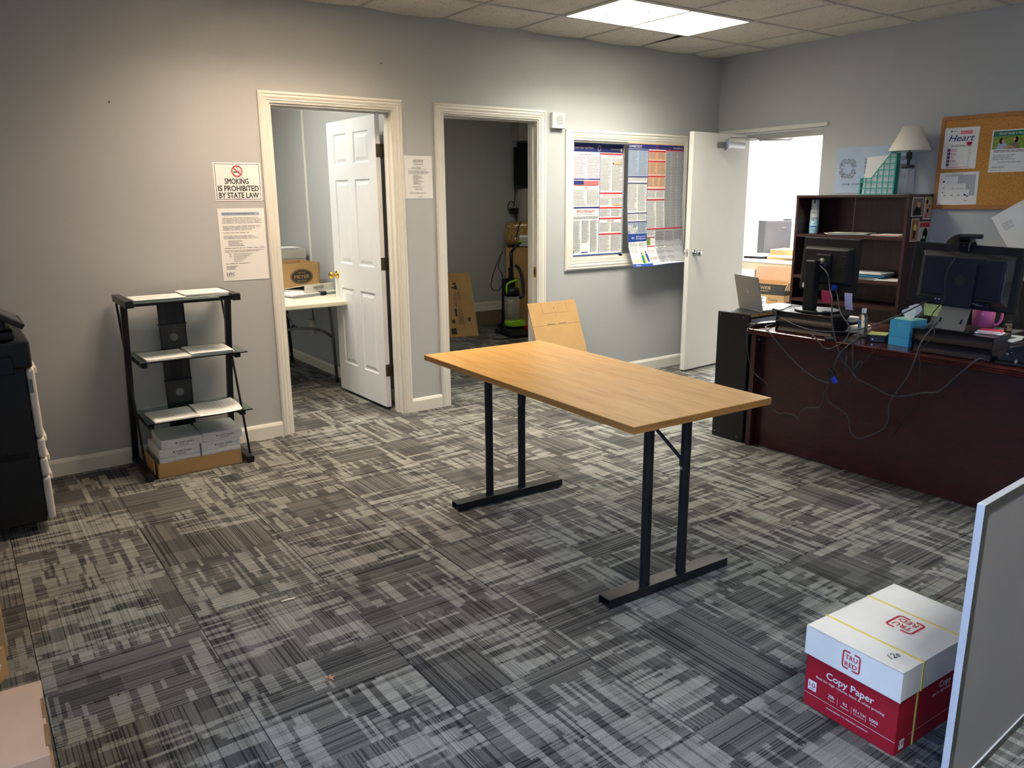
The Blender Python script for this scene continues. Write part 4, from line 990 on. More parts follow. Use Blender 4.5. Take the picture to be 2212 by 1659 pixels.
# laptop
t = thing('laptop', 'open silver laptop seen from behind on the low black bookcase', 'laptop', (4.18, -1.745, .7955), radians(-19))
MB().box(-.005, .20, -.128, .128, .0, .014, 'laptop_silver').build('base', t, bevel=.003)
LT = Matrix.Translation((0, 0, .012)) @ Matrix.Rotation(radians(-13), 4, 'Y')
MB().box(-.006, 0, -.128, .128, 0, .208, 'laptop_silver', LT).build('lid', t, bevel=.002)
MB().box(0, .001, -.12, .12, .008, .20, 'black_gloss', LT).build('screen', t)
b = MB()
for r in range(5):
    for c in range(12): b.box(.025+r*.019, .041+r*.019, -.115+c*.0193, -.098+c*.0193, .014, .0155, 'black_plastic')
b.build('keys', t, kind='stuff')
b = MB(); sh = Sheet(b, lambda u, v, h: LT @ Vector((-.0062-h, -u, v))); sh.text('hp', 0, .10, .022, 'alu', 'c', .004, slant=.2, w=.024); b.build('logo', t, fix=False)
# letter trays used as monitor risers
def tray(name, label, loc, rz, w, d, tiers):
    t = thing(name, label, 'letter tray', loc, rz)
    hh = .115/tiers
    for k in range(tiers):
        z0 = k*hh; z1 = z0+hh
        b = MB()
        b.box(0, d, -w, 0, z1-.008, z1-.001, 'black_gloss'); b.build('tier_top', t, bevel=.002)
        # curved mesh back facing the room
        q = []; n = 8
        for i in range(n+1):
            a = i/n; q.append((.008+.012*sin(a*pi*.9), z0+.001+(hh-.010)*a))
        pts = q+[(x+.004, z) for x, z in q[::-1]]
        MB().prism(pts, -w+.006, -.006, 'y', 'tray_mesh').build('mesh_panel', t)
        for y in (-w+.003, -.003):
            cp = [(.0, z0), (.0, z0), (.010, z0+hh*.5), (.004, z1-.008), (d*.55, z1-.008), (d*.45, z0+hh*.45), (d*.62, z0+hh*.15), (d*.9, z0)]
            MB().prism([(x, z) for x, z in cp[1:]], y-.003, y+.003, 'y', 'black_gloss').build('side_bracket', t)
        if k == 0: MB().box(.004, d, -w+.004, -.004, .0, .003, 'black_gloss').build('tier_floor', t)
        b = MB(); rnd = random.Random(k+int(w*1000))
        for i in range(4): b.box(.03, d+.03+.008*i, -w+.02, -.02, z0+.004+i*.004, z0+.007+i*.004, 'paper')
        b.build('paper_in_tier', t, kind='stuff')
    return t
tray('letter_tray', 'two-tier black mesh letter tray carrying the left monitor on the desk', (3.962, -2.085, DZ), radians(2), .35, .31, 2)
tray('letter_tray', 'two-tier black mesh letter tray carrying the right monitor and the pink mug', (3.960, -2.872, DZ), radians(1), .37, .34, 2)
# rolled newspapers / pads sticking out of the left trays
b = MB(); b.box(0, .10, -.09, .09, 0, .012, 'paper').box(.01, .11, -.085, .085, .012, .02, 'spec_white'); b.build('notepad', loc=(4.32, -2.33, DZ), rz=.3, label='white notepad behind the left letter tray', cat='notepad', bevel=.002)
# left monitor
t = thing('monitor', 'left desk monitor seen from behind, squarish, with a tall column stand', 'monitor', (4.13, -2.225, .850), radians(-9))
T0 = Matrix.Translation((.045, -.022, .255)) @ Matrix.Rotation(radians(4), 4, 'Y')
MB().box(.0, .028, -.192, .192, -.148, .148, 'monitor_black', T0).build('housing', t, bevel=.005)
MB().box(.0275, .0285, -.180, .180, -.136, .136, 'black_gloss', T0).build('screen', t)
b = MB(); X0, X1 = -.034, .0
outer = [(-.17, -.105), (.17, -.105), (.17, .098), (-.17, .098)]; inner = [(-.15, -.095), (.15, -.095), (.15, .085), (-.15, .085)]
vs = [(X1, y, z) for y, z in outer]+[(X0, y, z) for y, z in inner]
b.add(vs, [(0, 1, 5, 4), (1, 2, 6, 5), (2, 3, 7, 6), (3, 0, 4, 7), (4, 5, 6, 7)], 'monitor_black', False, T0).build('rear_cover', t, bevel=.006)
for i in range(9): MB().box(-.036, -.030, -.147, -.112, .062-.011*i, .066-.011*i, 'black_gloss', T0).build('vent_slot', t)
MB().box(-.048, -.034, -.052, .052, -.052, .058, 'monitor_black', T0).build('mount_plate', t, bevel=.006)
MB().lathe([(0, 0), (.036, 0), (.036, .02), (0, .02)], 'black_plastic', T=T0 @ Matrix.Translation((-.034, 0, 0)) @ Matrix.Rotation(radians(-90), 4, 'Y')).build('swivel', t)
MB().box(-.085, -.035, -.045, .025, .008, .285, 'monitor_black').build('column', t, bevel=.010, seg=3)
MB().box(-.036, .01, -.035, .01, .225, .265, 'black_plastic').build('neck', t, bevel=.004)
b = MB(); pts = [(.105*cos(a)*1.1-.01, .125*sin(a)-.02) for a in [2*pi*i/32 for i in range(32)]]; b.prism(pts, 0, .010, 'z', 'monitor_black').build('base', t, bevel=.003)
b = MB(); sh = Sheet(b, lambda u, v, h: T0 @ Vector((-.0005-h, -u, v))); sh.text('ViewSonic', .0, .118, .014, 'black_gloss', 'c', .008, w=.075); b.build('logo', t, fix=False)
b = MB(); sh = Sheet(b, lambda u, v, h: T0 @ Vector((-.0008-h, -u, v))); sh.rect(-.165, -.138, -.125, -.113, 'paper'); sh.para(-.16, -.135, -.13, -.116, 'ink_grey', .006, .4, 2, 2); b.build('white_label', t, fix=False)
MB().box(-.026, -.006, -.092, -.066, -.135, -.105, 'blue_plug', T0).build('video_plug', t, bevel=.002)
# sticky notes under the left screen
for y, z0, z1, w_, m, lb in ((-2.272, .896, .966, .058, 'pink_note', 'bright pink sticky note hanging below the left monitor'), (-2.42, .872, .966, .046, 'lilac_note', 'pale lilac sticky note hanging below the left monitor at its right')):
    b = MB(); sh = Sheet(b, lambda u, v, h: Vector((.012*((z1-z0-v)/.07)**2-h, -u, v))); sh.rect(0, 0, w_, z1-z0, m, 0, 1, 5); b.build('sticky_note', loc=(4.145 if m == 'pink_note' else 4.125, y+w_/2, z0), label=lb, cat='sticky note', fix=False, group='sticky notes on the monitors')
# right monitor
t = thing('monitor', 'right desk monitor seen from behind, wide, dark blue-black with round logo', 'monitor', (4.10, -3.012, .850), radians(-1))
T0 = Matrix.Translation((0, 0, .252)) @ Matrix.Rotation(radians(3), 4, 'Y') @ Matrix.Rotation(radians(1.5), 4, 'X')
MB().box(.0, .026, -.257, .257, -.149, .149, 'monitor_black', T0).build('housing', t, bevel=.008, seg=3)
MB().box(.0255, .0265, -.245, .245, -.137, .137, 'black_gloss', T0).build('screen', t)
def frustum(y0, y1, z0, z1, ins, xa, xb, m):
    vs = [(xa, y, z) for y, z in ((y0, z0), (y1, z0), (y1, z1), (y0, z1))]+[(xb, y, z) for y, z in ((y0+ins, z0+ins), (y1-ins, z0+ins), (y1-ins, z1-ins), (y0+ins, z1-ins))]
    return MB().add(vs, [(0, 1, 5, 4), (1, 2, 6, 5), (2, 3, 7, 6), (3, 0, 4, 7), (4, 5, 6, 7)], m, False, T0)
frustum(-.222, .205, -.125, .112, .022, 0, -.022, 'perforated_black').build('vent_surround', t, bevel=.004)
frustum(-.195, .178, -.098, .088, .004, -.021, -.034, 'monitor_blue').build('rear_cover', t, bevel=.003)
MB().box(-.010, .0, -.15, .16, -.142, -.098, 'monitor_blue', T0).build('port_bay', t)
b = MB()
for i in range(8): b.box(-.0115, -.010, .10-.018*i-.012*(i > 3), .108-.018*i-.012*(i > 3), -.122, -.116, 'ink_light', T0)
for i in range(3): b.box(-.0115, -.010, -.12+.02*i, -.085+.02*i, -.128+.004*i, -.125+.004*i, 'ink_grey', T0)
b.build('port_marks', t, kind='stuff')
MB().box(-.049, -.034, -.082, .058, -.142, .062, 'monitor_blue', T0).build('stand_plate', t, bevel=.003)
b = MB(); b.add([(-.046, .055, .108), (-.046, -.079, .108), (-.115, -.089, .009), (-.115, .058, .009), (-.040, .055, .108), (-.040, -.079, .108), (-.108, -.089, .006), (-.108, .058, .006)], [(0, 1, 2, 3), (4, 5, 6, 7), (0, 1, 5, 4), (2, 3, 7, 6), (1, 2, 6, 5), (0, 3, 7, 4)], 'grey_plastic'); b.build('stand_foot', t)
MB().box(-.12, .10, -.11, .09, .0, .007, 'monitor_black').build('base', t, bevel=.002)
for y in (.035, -.062):
    for z in (.045, .055): MB().cyl((-.0835-(.05-z)*.7, y, z), (-.092-(.05-z)*.7, y, z-.004), .004, 'black_gloss', n=8).build('hole', t)
b = MB(); sh = Sheet(b, lambda u, v, h: T0 @ Vector((-.0492-h, -u, v))); sh.ell(.014, -.018, .026, .026, 'black_plastic', 1, 28); sh.text('hp', .014, -.028, .020, 'dark_grey', 'c', .004, slant=.25, w=.028, L=2); b.build('logo', t, fix=False)
b = MB(); sh = Sheet(b, lambda u, v, h: Vector((.010*((.072-v)/.07)**2-h, -u, v))); sh.rect(0, 0, .088, .075, 'yellow_note', 0, 1, 5); b.build('sticky_note', loc=(4.128, -2.832, .892), label='large yellow sticky note hanging below the right monitor', cat='sticky note', fix=False, group='sticky notes on the monitors')
t = thing('webcam', 'small black webcam clipped on top of the right monitor', 'webcam', (4.09, -3.012, 1.243))
MB().box(-.012, .004, -.028, .028, -.028, .036, 'black_gloss').build('clip', t, bevel=.006, seg=3)
MB().box(-.012, .035, -.028, .028, .020, .045, 'black_gloss').cyl((.015, .03, .047), (.015, -.065, .047), .011, 'dark_grey').build('camera_bar', t, bevel=.002)
MB().cyl((-.012, 0, .005), (-.0125, 0, .005), .0015, 'screw', n=8).build('screw', t)
# tissue box
t = thing('tissue_box', 'square blue tissue box with a white tissue standing up, between the monitors', 'tissue box', (4.100, -2.777, DZ), radians(-10))
MB().box(-.06, .06, -.06, .06, 0, .135, 'tissue_blue').build('box', t, bevel=.002)
b = MB(); b.box(-.0605, .0605, -.0605, .0605, .1345, .1358, 'tissue_teal'); b.prism([(.032*cos(a), .022*sin(a)) for a in [2*pi*i/20 for i in range(20)]], .1358, .1366, 'z', 'grey_carton'); b.build('box_lid', t)
b = MB(); sh = Sheet(b, plane((-.0605, .06, 0), (0, -1, 0), (0, 0, 1)))
for i in range(5):
    for j in range(3): sh.ell(.05+.008*i, .10+.008*j, .0018, .0018, 'tissue_teal', 1, 8)
sh.rect(.0, .045, .12, .046, 'navy', 1); b.build('print', t, fix=False)
b = MB(); vs = []; fs = []; n = 9
for j in range(7):
    for i in range(n):
        a = i/(n-1)-.5; v = j/6; w_ = .018+.045*sin(v*2.4)
        vs.append((.012*sin(i*2.1+j)*(.3+v)+.012*v, -a*w_*1.6-.012*v*v, .133+.075*v*(1-.5*a*a)+.02*v*a*1.6))
fs = [(j*n+i, j*n+i+1, (j+1)*n+i+1, (j+1)*n+i) for j in range(6) for i in range(n-1)]
b.add(vs, fs, 'paper', True); b.build('tissue', t, fix=False)
# black hub with yellow notes
t = thing('docking_hub', 'round-cornered black hub with pale yellow notes on top, near the desk edge', 'hub', (4.105, -2.625, DZ), radians(20))
pts = []
for cx, cy, a0 in ((.03, .03, 0), (-.03, .03, pi/2), (-.03, -.03, pi), (.03, -.03, 3*pi/2)):
    for k in range(6): a = a0+k*pi/10; pts.append((cx+.028*cos(a), cy+.028*sin(a)))
MB().prism(pts, 0, .036, 'z', 'black_plastic').build('body', t, bevel=.003)
MB().box(-.048, .045, -.042, .045, .0365, .040, 'yellow_note').build('note_pad', t)
MB().box(-.0595, -.0580, .015, .022, .012, .018, 'screw').build('port', t)
# sanitizer
t = thing('sanitizer_bottle', 'clear hand sanitizer bottle with white flip cap and blue label', 'bottle', (4.225, -2.462, DZ), radians(-25))
b = MB(); b.lathe([(0, 0), (.024, 0), (.026, .005), (.026, .095), (.020, .108), (.010, .114), (.010, .120), (0, .120)], 'clear_plastic'); b.v = [(x*.75, y*1.25, z) for x, y, z in b.v]; b.build('bottle', t)
MB().cyl((0, 0, .118), (0, 0, .143), .0125, 'paper').build('cap', t)
b = MB(); sh = Sheet(b, plane((-.0205, .016, .03), (0, -1, 0), (0, 0, 1))); sh.rect(0, 0, .032, .05, 'label_aqua', 0); sh.rect(.012, .034, .022, .044, 'print_blue', 1); sh.para(.004, .004, .028, .03, 'print_blue', .006, .4, 1, 1); b.build('label', t, fix=False)
# mug, bottle, sweets
t = thing('mug', 'large glossy pink plastic mug on the right letter tray', 'mug', (4.235, -3.072, .850), radians(-60))
MB().lathe([(0, 0), (.046, 0), (.052, .120), (.0495, .120), (.044, .005), (0, .005)], 'pink_cup').build('cup', t)
MB().tube([(.048, 0, .106), (.068, 0, .104), (.076, 0, .072), (.074, 0, .04), (.062, 0, .018), (.044, 0, .014)], .0065, 'pink_cup', n=8).build('handle', t)
t = thing('glass_vial', 'tiny glass bottle with dark cap on the right letter tray', 'bottle', (4.215, -3.195, .850))
MB().lathe([(0, 0), (.014, 0), (.016, .006), (.016, .032), (.010, .038), (0, .038)], 'clear_plastic').build('bottle', t)
MB().lathe([(0, .038), (.010, .038), (.010, .05), (0, .05)], 'black_plastic').build('cap', t)
MB().cyl((0, 0, .003), (0, 0, .028), .0135, 'brass').build('contents', t)
t = thing('candy_packs', 'pink and white candy packets stacked at the front of the right tray', 'packets', (4.085, -3.175, .850), radians(8))
b = MB(); b.box(-.045, .035, -.055, .055, 0, .006, 'paper').build('lower_packet', t, bevel=.002)
b = MB(); b.box(-.03, .04, -.045, .045, .006, .016, 'pink_note').box(-.034, -.028, -.05, .05, .008, .014, 'paper'); b.build('upper_packet', t, bevel=.003)
b = MB(); sh = Sheet(b, plane((-.0455, .05, 0), (0, -1, 0), (0, 0, 1))); sh.rect(.01, .002, .09, .0045, 'ink_red', 1); b.build('print', t, fix=False)
# hole punch
t = thing('hole_punch', 'heavy black three-hole punch with raised lever at the right end of the desk', 'hole punch', (4.00, -3.26, DZ), radians(4))
MB().box(-.045, .075, -.30, .0, 0, .014, 'black_plastic').box(-.05, .08, -.305, .005, .0, .005, 'black_gloss').build('base', t, bevel=.003)
b = MB(); b.prism([(.0, .014), (-.11, .014), (-.12, .06), (-.08, .09), (-.04, .06)], -.02, .02, 'x', 'black_plastic').build('bracket', t, bevel=.003)
MB().prism([(-.03, .05), (-.26, .13), (-.26, .15), (-.04, .075)], -.028, .028, 'x', 'monitor_blue').build('lever', t, bevel=.004)
for y, z in ((-.055, .062), (-.04, .05)): MB().cyl((-.02, y, z), (-.024, y, z), .006, 'screw', n=10).build('rivet', t)
for y in (-.08, -.2): MB().cyl((-.03, y, .014), (-.03, y, .03), .009, 'silver').build('punch_pin', t)
# mouse and keyboard bits
b = MB(); b.ball((0, 0, .0), 1, 'black_gloss', 18, 12, (.055, .032, .034)); b.v = [(x, y, max(0, z)) for x, y, z in b.v]; b.build('computer_mouse', loc=(4.40, -2.575, DZ), rz=.4, label='black computer mouse behind the hub between the monitors', cat='mouse')
t = thing('keyboard', 'black keyboard lying behind the hub and tissue box', 'keyboard', (4.47, -2.80, DZ), 0)
MB().box(-.07, .07, -.21, .19, 0, .014, 'black_plastic').build('case', t, bevel=.003)
b = MB()
for r in range(5):
    for c in range(15): b.box(-.06+.024*r, -.042+.024*r, -.2+.0258*c, -.179+.0258*c, .014, .021, 'dark_grey')
b.build('keys', t, kind='stuff')
# cables
C = {
'power adapter cable dropping over the left end of the desk and sagging across its front': ([(3.98,-1.965,.745),(3.9,-1.97,.753),(3.868,-1.969,.709),(3.868,-1.985,.586),(3.868,-2.024,.499),(3.868,-2.078,.465),(3.868,-2.134,.432),(3.868,-2.138,.384),(3.868,-2.153,.319),(3.868,-2.213,.287),(3.868,-2.263,.297),(3.868,-2.317,.297),(3.868,-2.351,.279),(3.868,-2.356,.318),(3.868,-2.399,.358),(3.868,-2.468,.375),(3.868,-2.488,.43),(3.868,-2.488,.458),(3.868,-2.51,.508),(3.868,-2.52,.55),(3.868,-2.546,.664),(3.868,-2.588,.72),(3.95,-2.606,.759),(4.05,-2.59,.748)], .0032),
'black cable with ferrite sagging from the power adapter to the blue video plug': ([(4.10,-1.98,.745),(3.91,-2.06,.755),(3.872,-2.126,.73),(3.868,-2.170,.69),(3.868,-2.232,.643),(3.868,-2.334,.571),(3.868,-2.428,.529),(3.868,-2.504,.517),(3.868,-2.54,.532)], .0035),
'long black cable arching from the left tray to the right monitor': ([(4.15,-2.058,.858),(3.95,-2.114,.853),(3.9,-2.107,.866),(3.92,-2.138,.821),(3.9,-2.339,.779),(3.93,-2.495,.783),(3.95,-2.553,.793),(3.95,-2.662,.831),(3.93,-2.791,.893),(3.97,-2.859,.942),(4.08,-2.886,.982)], .0035),
'cable from the left monitor looping low across the desk front to the right tray': ([(4.09,-2.231,1.12),(4.03,-2.344,1.073),(4.0,-2.384,.997),(3.95,-2.438,.942),(3.9,-2.476,.847),(3.868,-2.541,.715),(3.868,-2.577,.647),(3.868,-2.622,.615),(3.868,-2.649,.586),(3.868,-2.675,.566),(3.868,-2.769,.541),(3.868,-2.838,.518),(3.868,-2.921,.528),(3.868,-2.999,.56),(3.868,-3.075,.58),(3.868,-3.142,.659),(3.868,-3.202,.734),(3.9,-3.223,.759),(3.95,-3.24,.745)], .0040),
'thick black cable hanging lowest in front of the desk in a deep loop': ([(4.05,-2.955,.892),(3.95,-2.975,.866),(3.9,-2.955,.798),(3.868,-2.948,.712),(3.868,-2.924,.626),(3.868,-2.866,.517),(3.868,-2.846,.463),(3.868,-2.852,.406),(3.868,-2.834,.344),(3.868,-2.779,.298),(3.868,-2.706,.26),(3.868,-2.657,.287),(3.868,-2.639,.358),(3.868,-2.592,.389),(3.868,-2.524,.418),(3.868,-2.506,.482),(3.868,-2.531,.6),(3.868,-2.563,.686),(3.95,-2.606,.764),(4.05,-2.60,.748)], .0042),
'thin webcam cord running down the right monitor and the desk front': ([(4.07,-2.998,1.222),(4.04,-2.981,1.158),(4.025,-2.975,1.135),(4.02,-2.974,1.072),(4.02,-2.982,1.01),(4.01,-2.975,.979),(3.97,-2.954,.922),(3.94,-2.979,.877),(3.9,-3.008,.838),(3.88,-2.963,.756),(3.868,-2.973,.705),(3.868,-2.978,.683),(3.868,-2.981,.602),(3.868,-2.96,.55),(3.868,-2.965,.502),(3.868,-2.957,.452),(3.868,-2.913,.413),(3.868,-2.91,.376),(3.868,-2.877,.311)], .0024),
'very thin cord trailing down from the tied cable bundle': ([(3.868,-2.64,.56),(3.868,-2.644,.524),(3.868,-2.645,.487),(3.868,-2.638,.404),(3.868,-2.705,.351),(3.868,-2.781,.353),(3.868,-2.821,.33)], .0018),
'video cable from the left monitor plug down over the desk edge': ([(4.12,-2.335,.985),(4.06,-2.394,.965),(4.02,-2.428,.935),(3.99,-2.46,.896),(3.96,-2.495,.868),(3.93,-2.548,.836),(3.91,-2.576,.81),(3.9,-2.569,.764),(3.868,-2.561,.735),(3.868,-2.52,.71)], .0036),
'short cable looping under the desk edge below the left tray': ([(3.96,-2.33,.742),(3.90,-2.36,.760),(3.868,-2.435,.726),(3.868,-2.462,.701),(3.868,-2.494,.698),(3.868,-2.523,.711),(3.868,-2.556,.729)], .0034),
'thin cord slanting from the tissue box to the tied cable bundle': ([(4.04,-2.702,.738),(3.9,-2.75,.742),(3.875,-2.752,.741),(3.868,-2.687,.648),(3.868,-2.647,.59)], .0018),
}
for lb, (pts, r) in C.items():
    MB().tube(pts, r, 'dark_grey' if r > .003 else 'black_plastic', n=8, sub=4).build('cable', label=lb, cat='cable')
t = thing('tied_cable_bundle', 'small tied bow of thin cable hanging from the hub at the desk front', 'cable', (3.868, -2.64, .59))
b = MB()
for k in range(3): b.tube([(.042+.004*k, .01, .169), (.004*k, .018, .15), (.003*k, 0, .02), (.004, -.01-.004*k, .05), (.0, -.03-.003*k, .074), (0, -.047, .056), (.003*k, -.009, 0), (.003*k, .025, -.072+.004*k), (0, .02, -.078), (.003, -.008, -.01), (0, -.032, -.036)], .0022, 'dark_grey', n=6)
b.build('coil', t); MB().cyl((.0, -.006, -.008), (.0, .004, .01), .009, 'black_plastic', n=10).build('tie', t)
t = thing('video_adapter', 'blue video plug joined to a black adapter, hanging from cables at the desk front', 'adapter', (3.868, -2.545, .535))
Rv = Matrix.Rotation(radians(-38), 4, 'X')
MB().box(-.008, .008, -.014, .012, -.012, .022, 'blue_plug', Rv).build('plug', t, bevel=.003); MB().box(-.009, .009, -.020, .016, .022, .072, 'black_plastic', Rv).build('adapter_body', t, bevel=.003)
b = MB(); b.cyl((0, -.05, .058), (-.004, -.052, .16), .0035, 'dark_grey', n=8).cyl((0, -.052, .12), (0, -.052, .14), .006, 'dark_grey', n=8); b.build('lead', t)
MB().cyl((3.868, -2.33, .575), (3.868, -2.352, .562), .0075, 'dark_grey', n=12).build('ferrite_bead', label='black ferrite cylinder on the cable at the left of the desk front', cat='ferrite bead')
t = thing('power_adapter', 'flat black power brick on the left corner of the mahogany desk', 'power adapter', (4.035, -1.957, DZ), radians(-10))
MB().box(-.095, .095, -.026, .026, 0, .024, 'black_plastic').build('brick', t, bevel=.006, seg=3)
MB().tube([(-.094, .0, .012), (-.115, .002, .012), (-.13, -.005, .012)], .005, 'black_plastic').build('strain_relief', t)
MB().box(0, .05, -.03, .03, 0, .018, 'black_plastic').build('usb_switch', loc=(3.9, -2.47, DZ), rz=.1, bevel=.006, label='small black switch box at the desk edge below the left monitor', cat='switch')
b = MB(); b.ball((0, 0, 0), 1, 'clear_plastic', 12, 8, (.03, .02, .012), noise=.5); b.v = [(x, y, max(0, z)) for x, y, z in b.v]; b.build('plastic_wrapper', loc=(3.95, -2.55, DZ), label='crumpled clear wrapper near the desk edge by the hub', cat='wrapper')
# ================================================================== TALL BOOKCASE
BX, BY0, BY1, BZ = 5.53, -1.068, -1.947, 1.487
t = thing('bookcase', 'mahogany open bookcase against the right wall beside the doorway', 'bookcase', (BX, BY0, 0)); Wb = BY0-BY1; Db = XR-.002-BX
MB().box(0, Db, -.02, 0, 0, BZ-.02, 'mahogany_case').build('side_panel', t)
MB().box(0, Db, -Wb, -Wb+.02, 0, BZ-.02, 'mahogany_case').build('side_panel', t)
MB().box(-.004, Db, -Wb-.002, .002, BZ-.02, BZ, 'mahogany_case').build('top', t, bevel=.002)
for z in (1.198, .885, .705, .40, .085): MB().box(.004, Db-.006, -Wb+.02, -.02, z-.022, z, 'mahogany_case').build('shelf', t)
MB().box(Db-.006, Db, -Wb+.02, -.02, .05, BZ-.02, 'mahogany_case').build('back_panel', t)
MB().box(Db-.008, Db-.006, -.30, -.297, .05, BZ-.02, 'card_pale').build('back_seam', t)
MB().box(.02, .03, -Wb+.02, -.02, 0, .063, 'mahogany_case').build('kick_board', t)
b = MB()
for i in range(26):
    z = .28+.042*i
    if any(abs(z-q) < .03 for q in (1.187, .875, .695, .39)) or z > 1.38: continue
    b.cyl((.05, -.0203, z), (.05, -.0206, z), .0028, 'screw', n=6)
b.build('peg_holes', t, kind='stuff')
# photos taped on its side
ph = [(.045, 1.338, .145, .128, 'hair', 0), (.205, 1.315, .10, .165, 'card_dark', 1), (.06, 1.168, .10, .155, 'card', 2), (.168, 1.152, .14, .148, 'card_pale', 3)]
lbs = ['photo of a person in a dark top, upper left on the bookcase side', 'narrow photo strip of a group, upper right on the bookcase side', 'photo with a figure in yellow, lower left on the bookcase side', 'photo with red top and dark seated figure, lower right on the bookcase side']
for (x, z, w_, h_, m, k), lb in zip(ph, lbs):
    b = MB(); b.box(0, w_, -.001, 0, 0, h_, 'paper'); sh = Sheet(b, plane((0, -.0011, 0), (1, 0, 0), (0, 0, 1)))
    sh.rect(.005, .005, w_-.005, h_-.005, {'hair': 'plinth', 'card_dark': 'card_pale', 'card': 'frame_wood', 'card_pale': 'grey_carton'}[m])
    if k == 0: sh.poly([(.02, .005), (.125, .005), (.115, .055), (.085, .075), (.05, .065), (.025, .04)], 'cloth_black', 2); sh.ell(.085, .085, .022, .028, 'skin', 3); sh.ell(.088, .105, .020, .012, 'grey_plastic', 4)
    if k == 1:
        for i in range(4): sh.ell(.03+.018*(i % 3), .03+.03*i, .014, .016, ('pink_note', 'cloth_black', 'skin2', 'hair')[i], 2+i)
        sh.ell(.055, .145, .03, .012, 'leaf_green', 2)
    if k == 2: sh.poly([(.03, .02), (.06, .02), (.065, .11), (.035, .11)], 'cloth_black', 2); sh.ell(.05, .095, .02, .022, 'yellow_strap', 3); sh.ell(.047, .128, .009, .011, 'skin2', 3); sh.poly([(.06, .005), (.085, .005), (.08, .06)], 'frame_wood', 2)
    if k == 3: sh.rect(.005, .11, .135, .143, 'ink_red', 2); sh.ell(.085, .06, .032, .045, 'hair', 2); sh.ell(.07, .02, .04, .018, 'cloth_black', 3); sh.ell(.075, .04, .01, .012, 'paper', 4)
    b.build('taped_photo', loc=(BX+x, BY1-.0004, z), label=lb, cat='photo', group='photos taped to the bookcase side', fix=False)
# can
t = thing('spray_can', 'white and aqua disinfectant spray can on the top shelf of the bookcase', 'spray can', (5.66, -1.148, 1.1985), radians(20))
MB().lathe([(0, 0), (.031, 0), (.033, .004), (.033, .165), (0, .165)], 'label_aqua').build('lower_label', t)
MB().lathe([(.0331, .11), (.033, .17), (.031, .178), (.028, .182), (.029, .25), (.020, .255), (0, .255)], 'paper').build('cap', t)
b = MB(); cylf = lambda u, v, h: Vector((-(.0335+h)*cos(u/.0335), -(.0335+h)*sin(u/.0335), v)); sh = Sheet(b, cylf)
sh.text('PRO', 0, .150, .013, 'navy', 'c', .005, w=.026); sh.text('Lysol', 0, .108, .024, 'navy', 'c', .008, w=.05, slant=.3); sh.line([(-.026, .096), (0, .104), (.026, .100)], .005, 'navy'); sh.line([(-.028, .09), (0, .098), (.02, .095)], .003, 'ink_red', 3)
sh.para(-.024, .065, .024, .085, 'navy', .007, .5, 2, 3); sh.rect(-.024, .05, .024, .058, 'print_blue', 2, 4); sh.para(-.028, .012, .028, .045, 'print_blue', .007, .4, 2, 6)
b.build('label_print', t, fix=False); MB().box(-.031, -.026, -.004, .004, .225, .255, 'black_plastic').build('nozzle_slot', t)
def flatstack(name, label, loc, rz, w, d, n, cols, cat='papers', group=None, th=.003):
    b = MB(); rnd = random.Random(len(label))
    for i in range(n): b.box(-w/2, w/2, -d/2, d/2, i*th, i*th+th*.8, cols[i % len(cols)], Tz((rnd.uniform(-.012, .012), rnd.uniform(-.02, .02), 0), rnd.uniform(-.1, .1)))
    b.build(name, loc=loc, rz=rz, label=label, cat=cat, group=group)
flatstack('magazine_pile', 'loose magazines spread on the top shelf right of the spray can', (5.67, -1.46, 1.1985), .2, .20, .30, 5, ['paper', 'grey_carton', 'paper'])
flatstack('brochure_pile', 'pink-edged brochures at the right end of the top shelf', (5.67, -1.79, 1.1985), -.1, .18, .22, 4, ['paper', 'paper_pink', 'ink_red', 'paper'])
flatstack('blue_folders', 'bright blue folder on white books on the second shelf', (5.69, -1.60, .8855), .1, .22, .30, 6, ['cabinet', 'paper', 'blue_folder', 'blue_folder'], 'folders', None, .008)
flatstack('white_sheets', 'fanned white sheets at the right end of the second shelf', (5.66, -1.83, .8855), .05, .21, .19, 3, ['paper'])
# on top: lamp, magazine file, print on the wall
t = thing('table_lamp', 'glass jar lamp with white cone shade on top of the bookcase', 'lamp', (5.70, -1.822, BZ), 0)
MB().lathe([(0, 0), (.048, 0), (.053, .008), (.053, .13), (.046, .155), (.038, .165), (.038, .18), (.035, .18), (.035, .164), (.043, .153), (.05, .128), (.05, .01), (0, .005)], 'clear_jar').build('jar', t)
MB().lathe([(0, .178), (.041, .178), (.041, .196), (.036, .199), (0, .199)], 'dark_grey').build('jar_lid', t)
MB().cyl((0, 0, .199), (0, 0, .235), .010, 'black_metal').cyl((0, 0, .235), (0, 0, .285), .019, 'black_metal').build('socket', t)
b = MB(); b.lathe([(.137, .291), (.057, .455), (.0555, .455), (.1355, .291)], 'shade', n=40); b.build('lamp_shade', t)
MB().cyl((0, 0, .268), (0, 0, .43), .004, 'black_metal').tube([(-.055, 0, .43), (.055, 0, .43)], .002, 'black_metal', sub=1).build('harp', t)
MB().tube([(0, 0, .2), (.003, .0, .1), (.006, .004, .01), (-.02, -.02, .008)], .0025, 'cabinet').build('inner_cord', t)
t = thing('magazine_file', 'translucent teal lattice magazine file filled with papers on the bookcase', 'magazine file', (5.66, -1.50, BZ), radians(12))
Lf, Hb, Hl, Wf = .232, .286, .115, .085
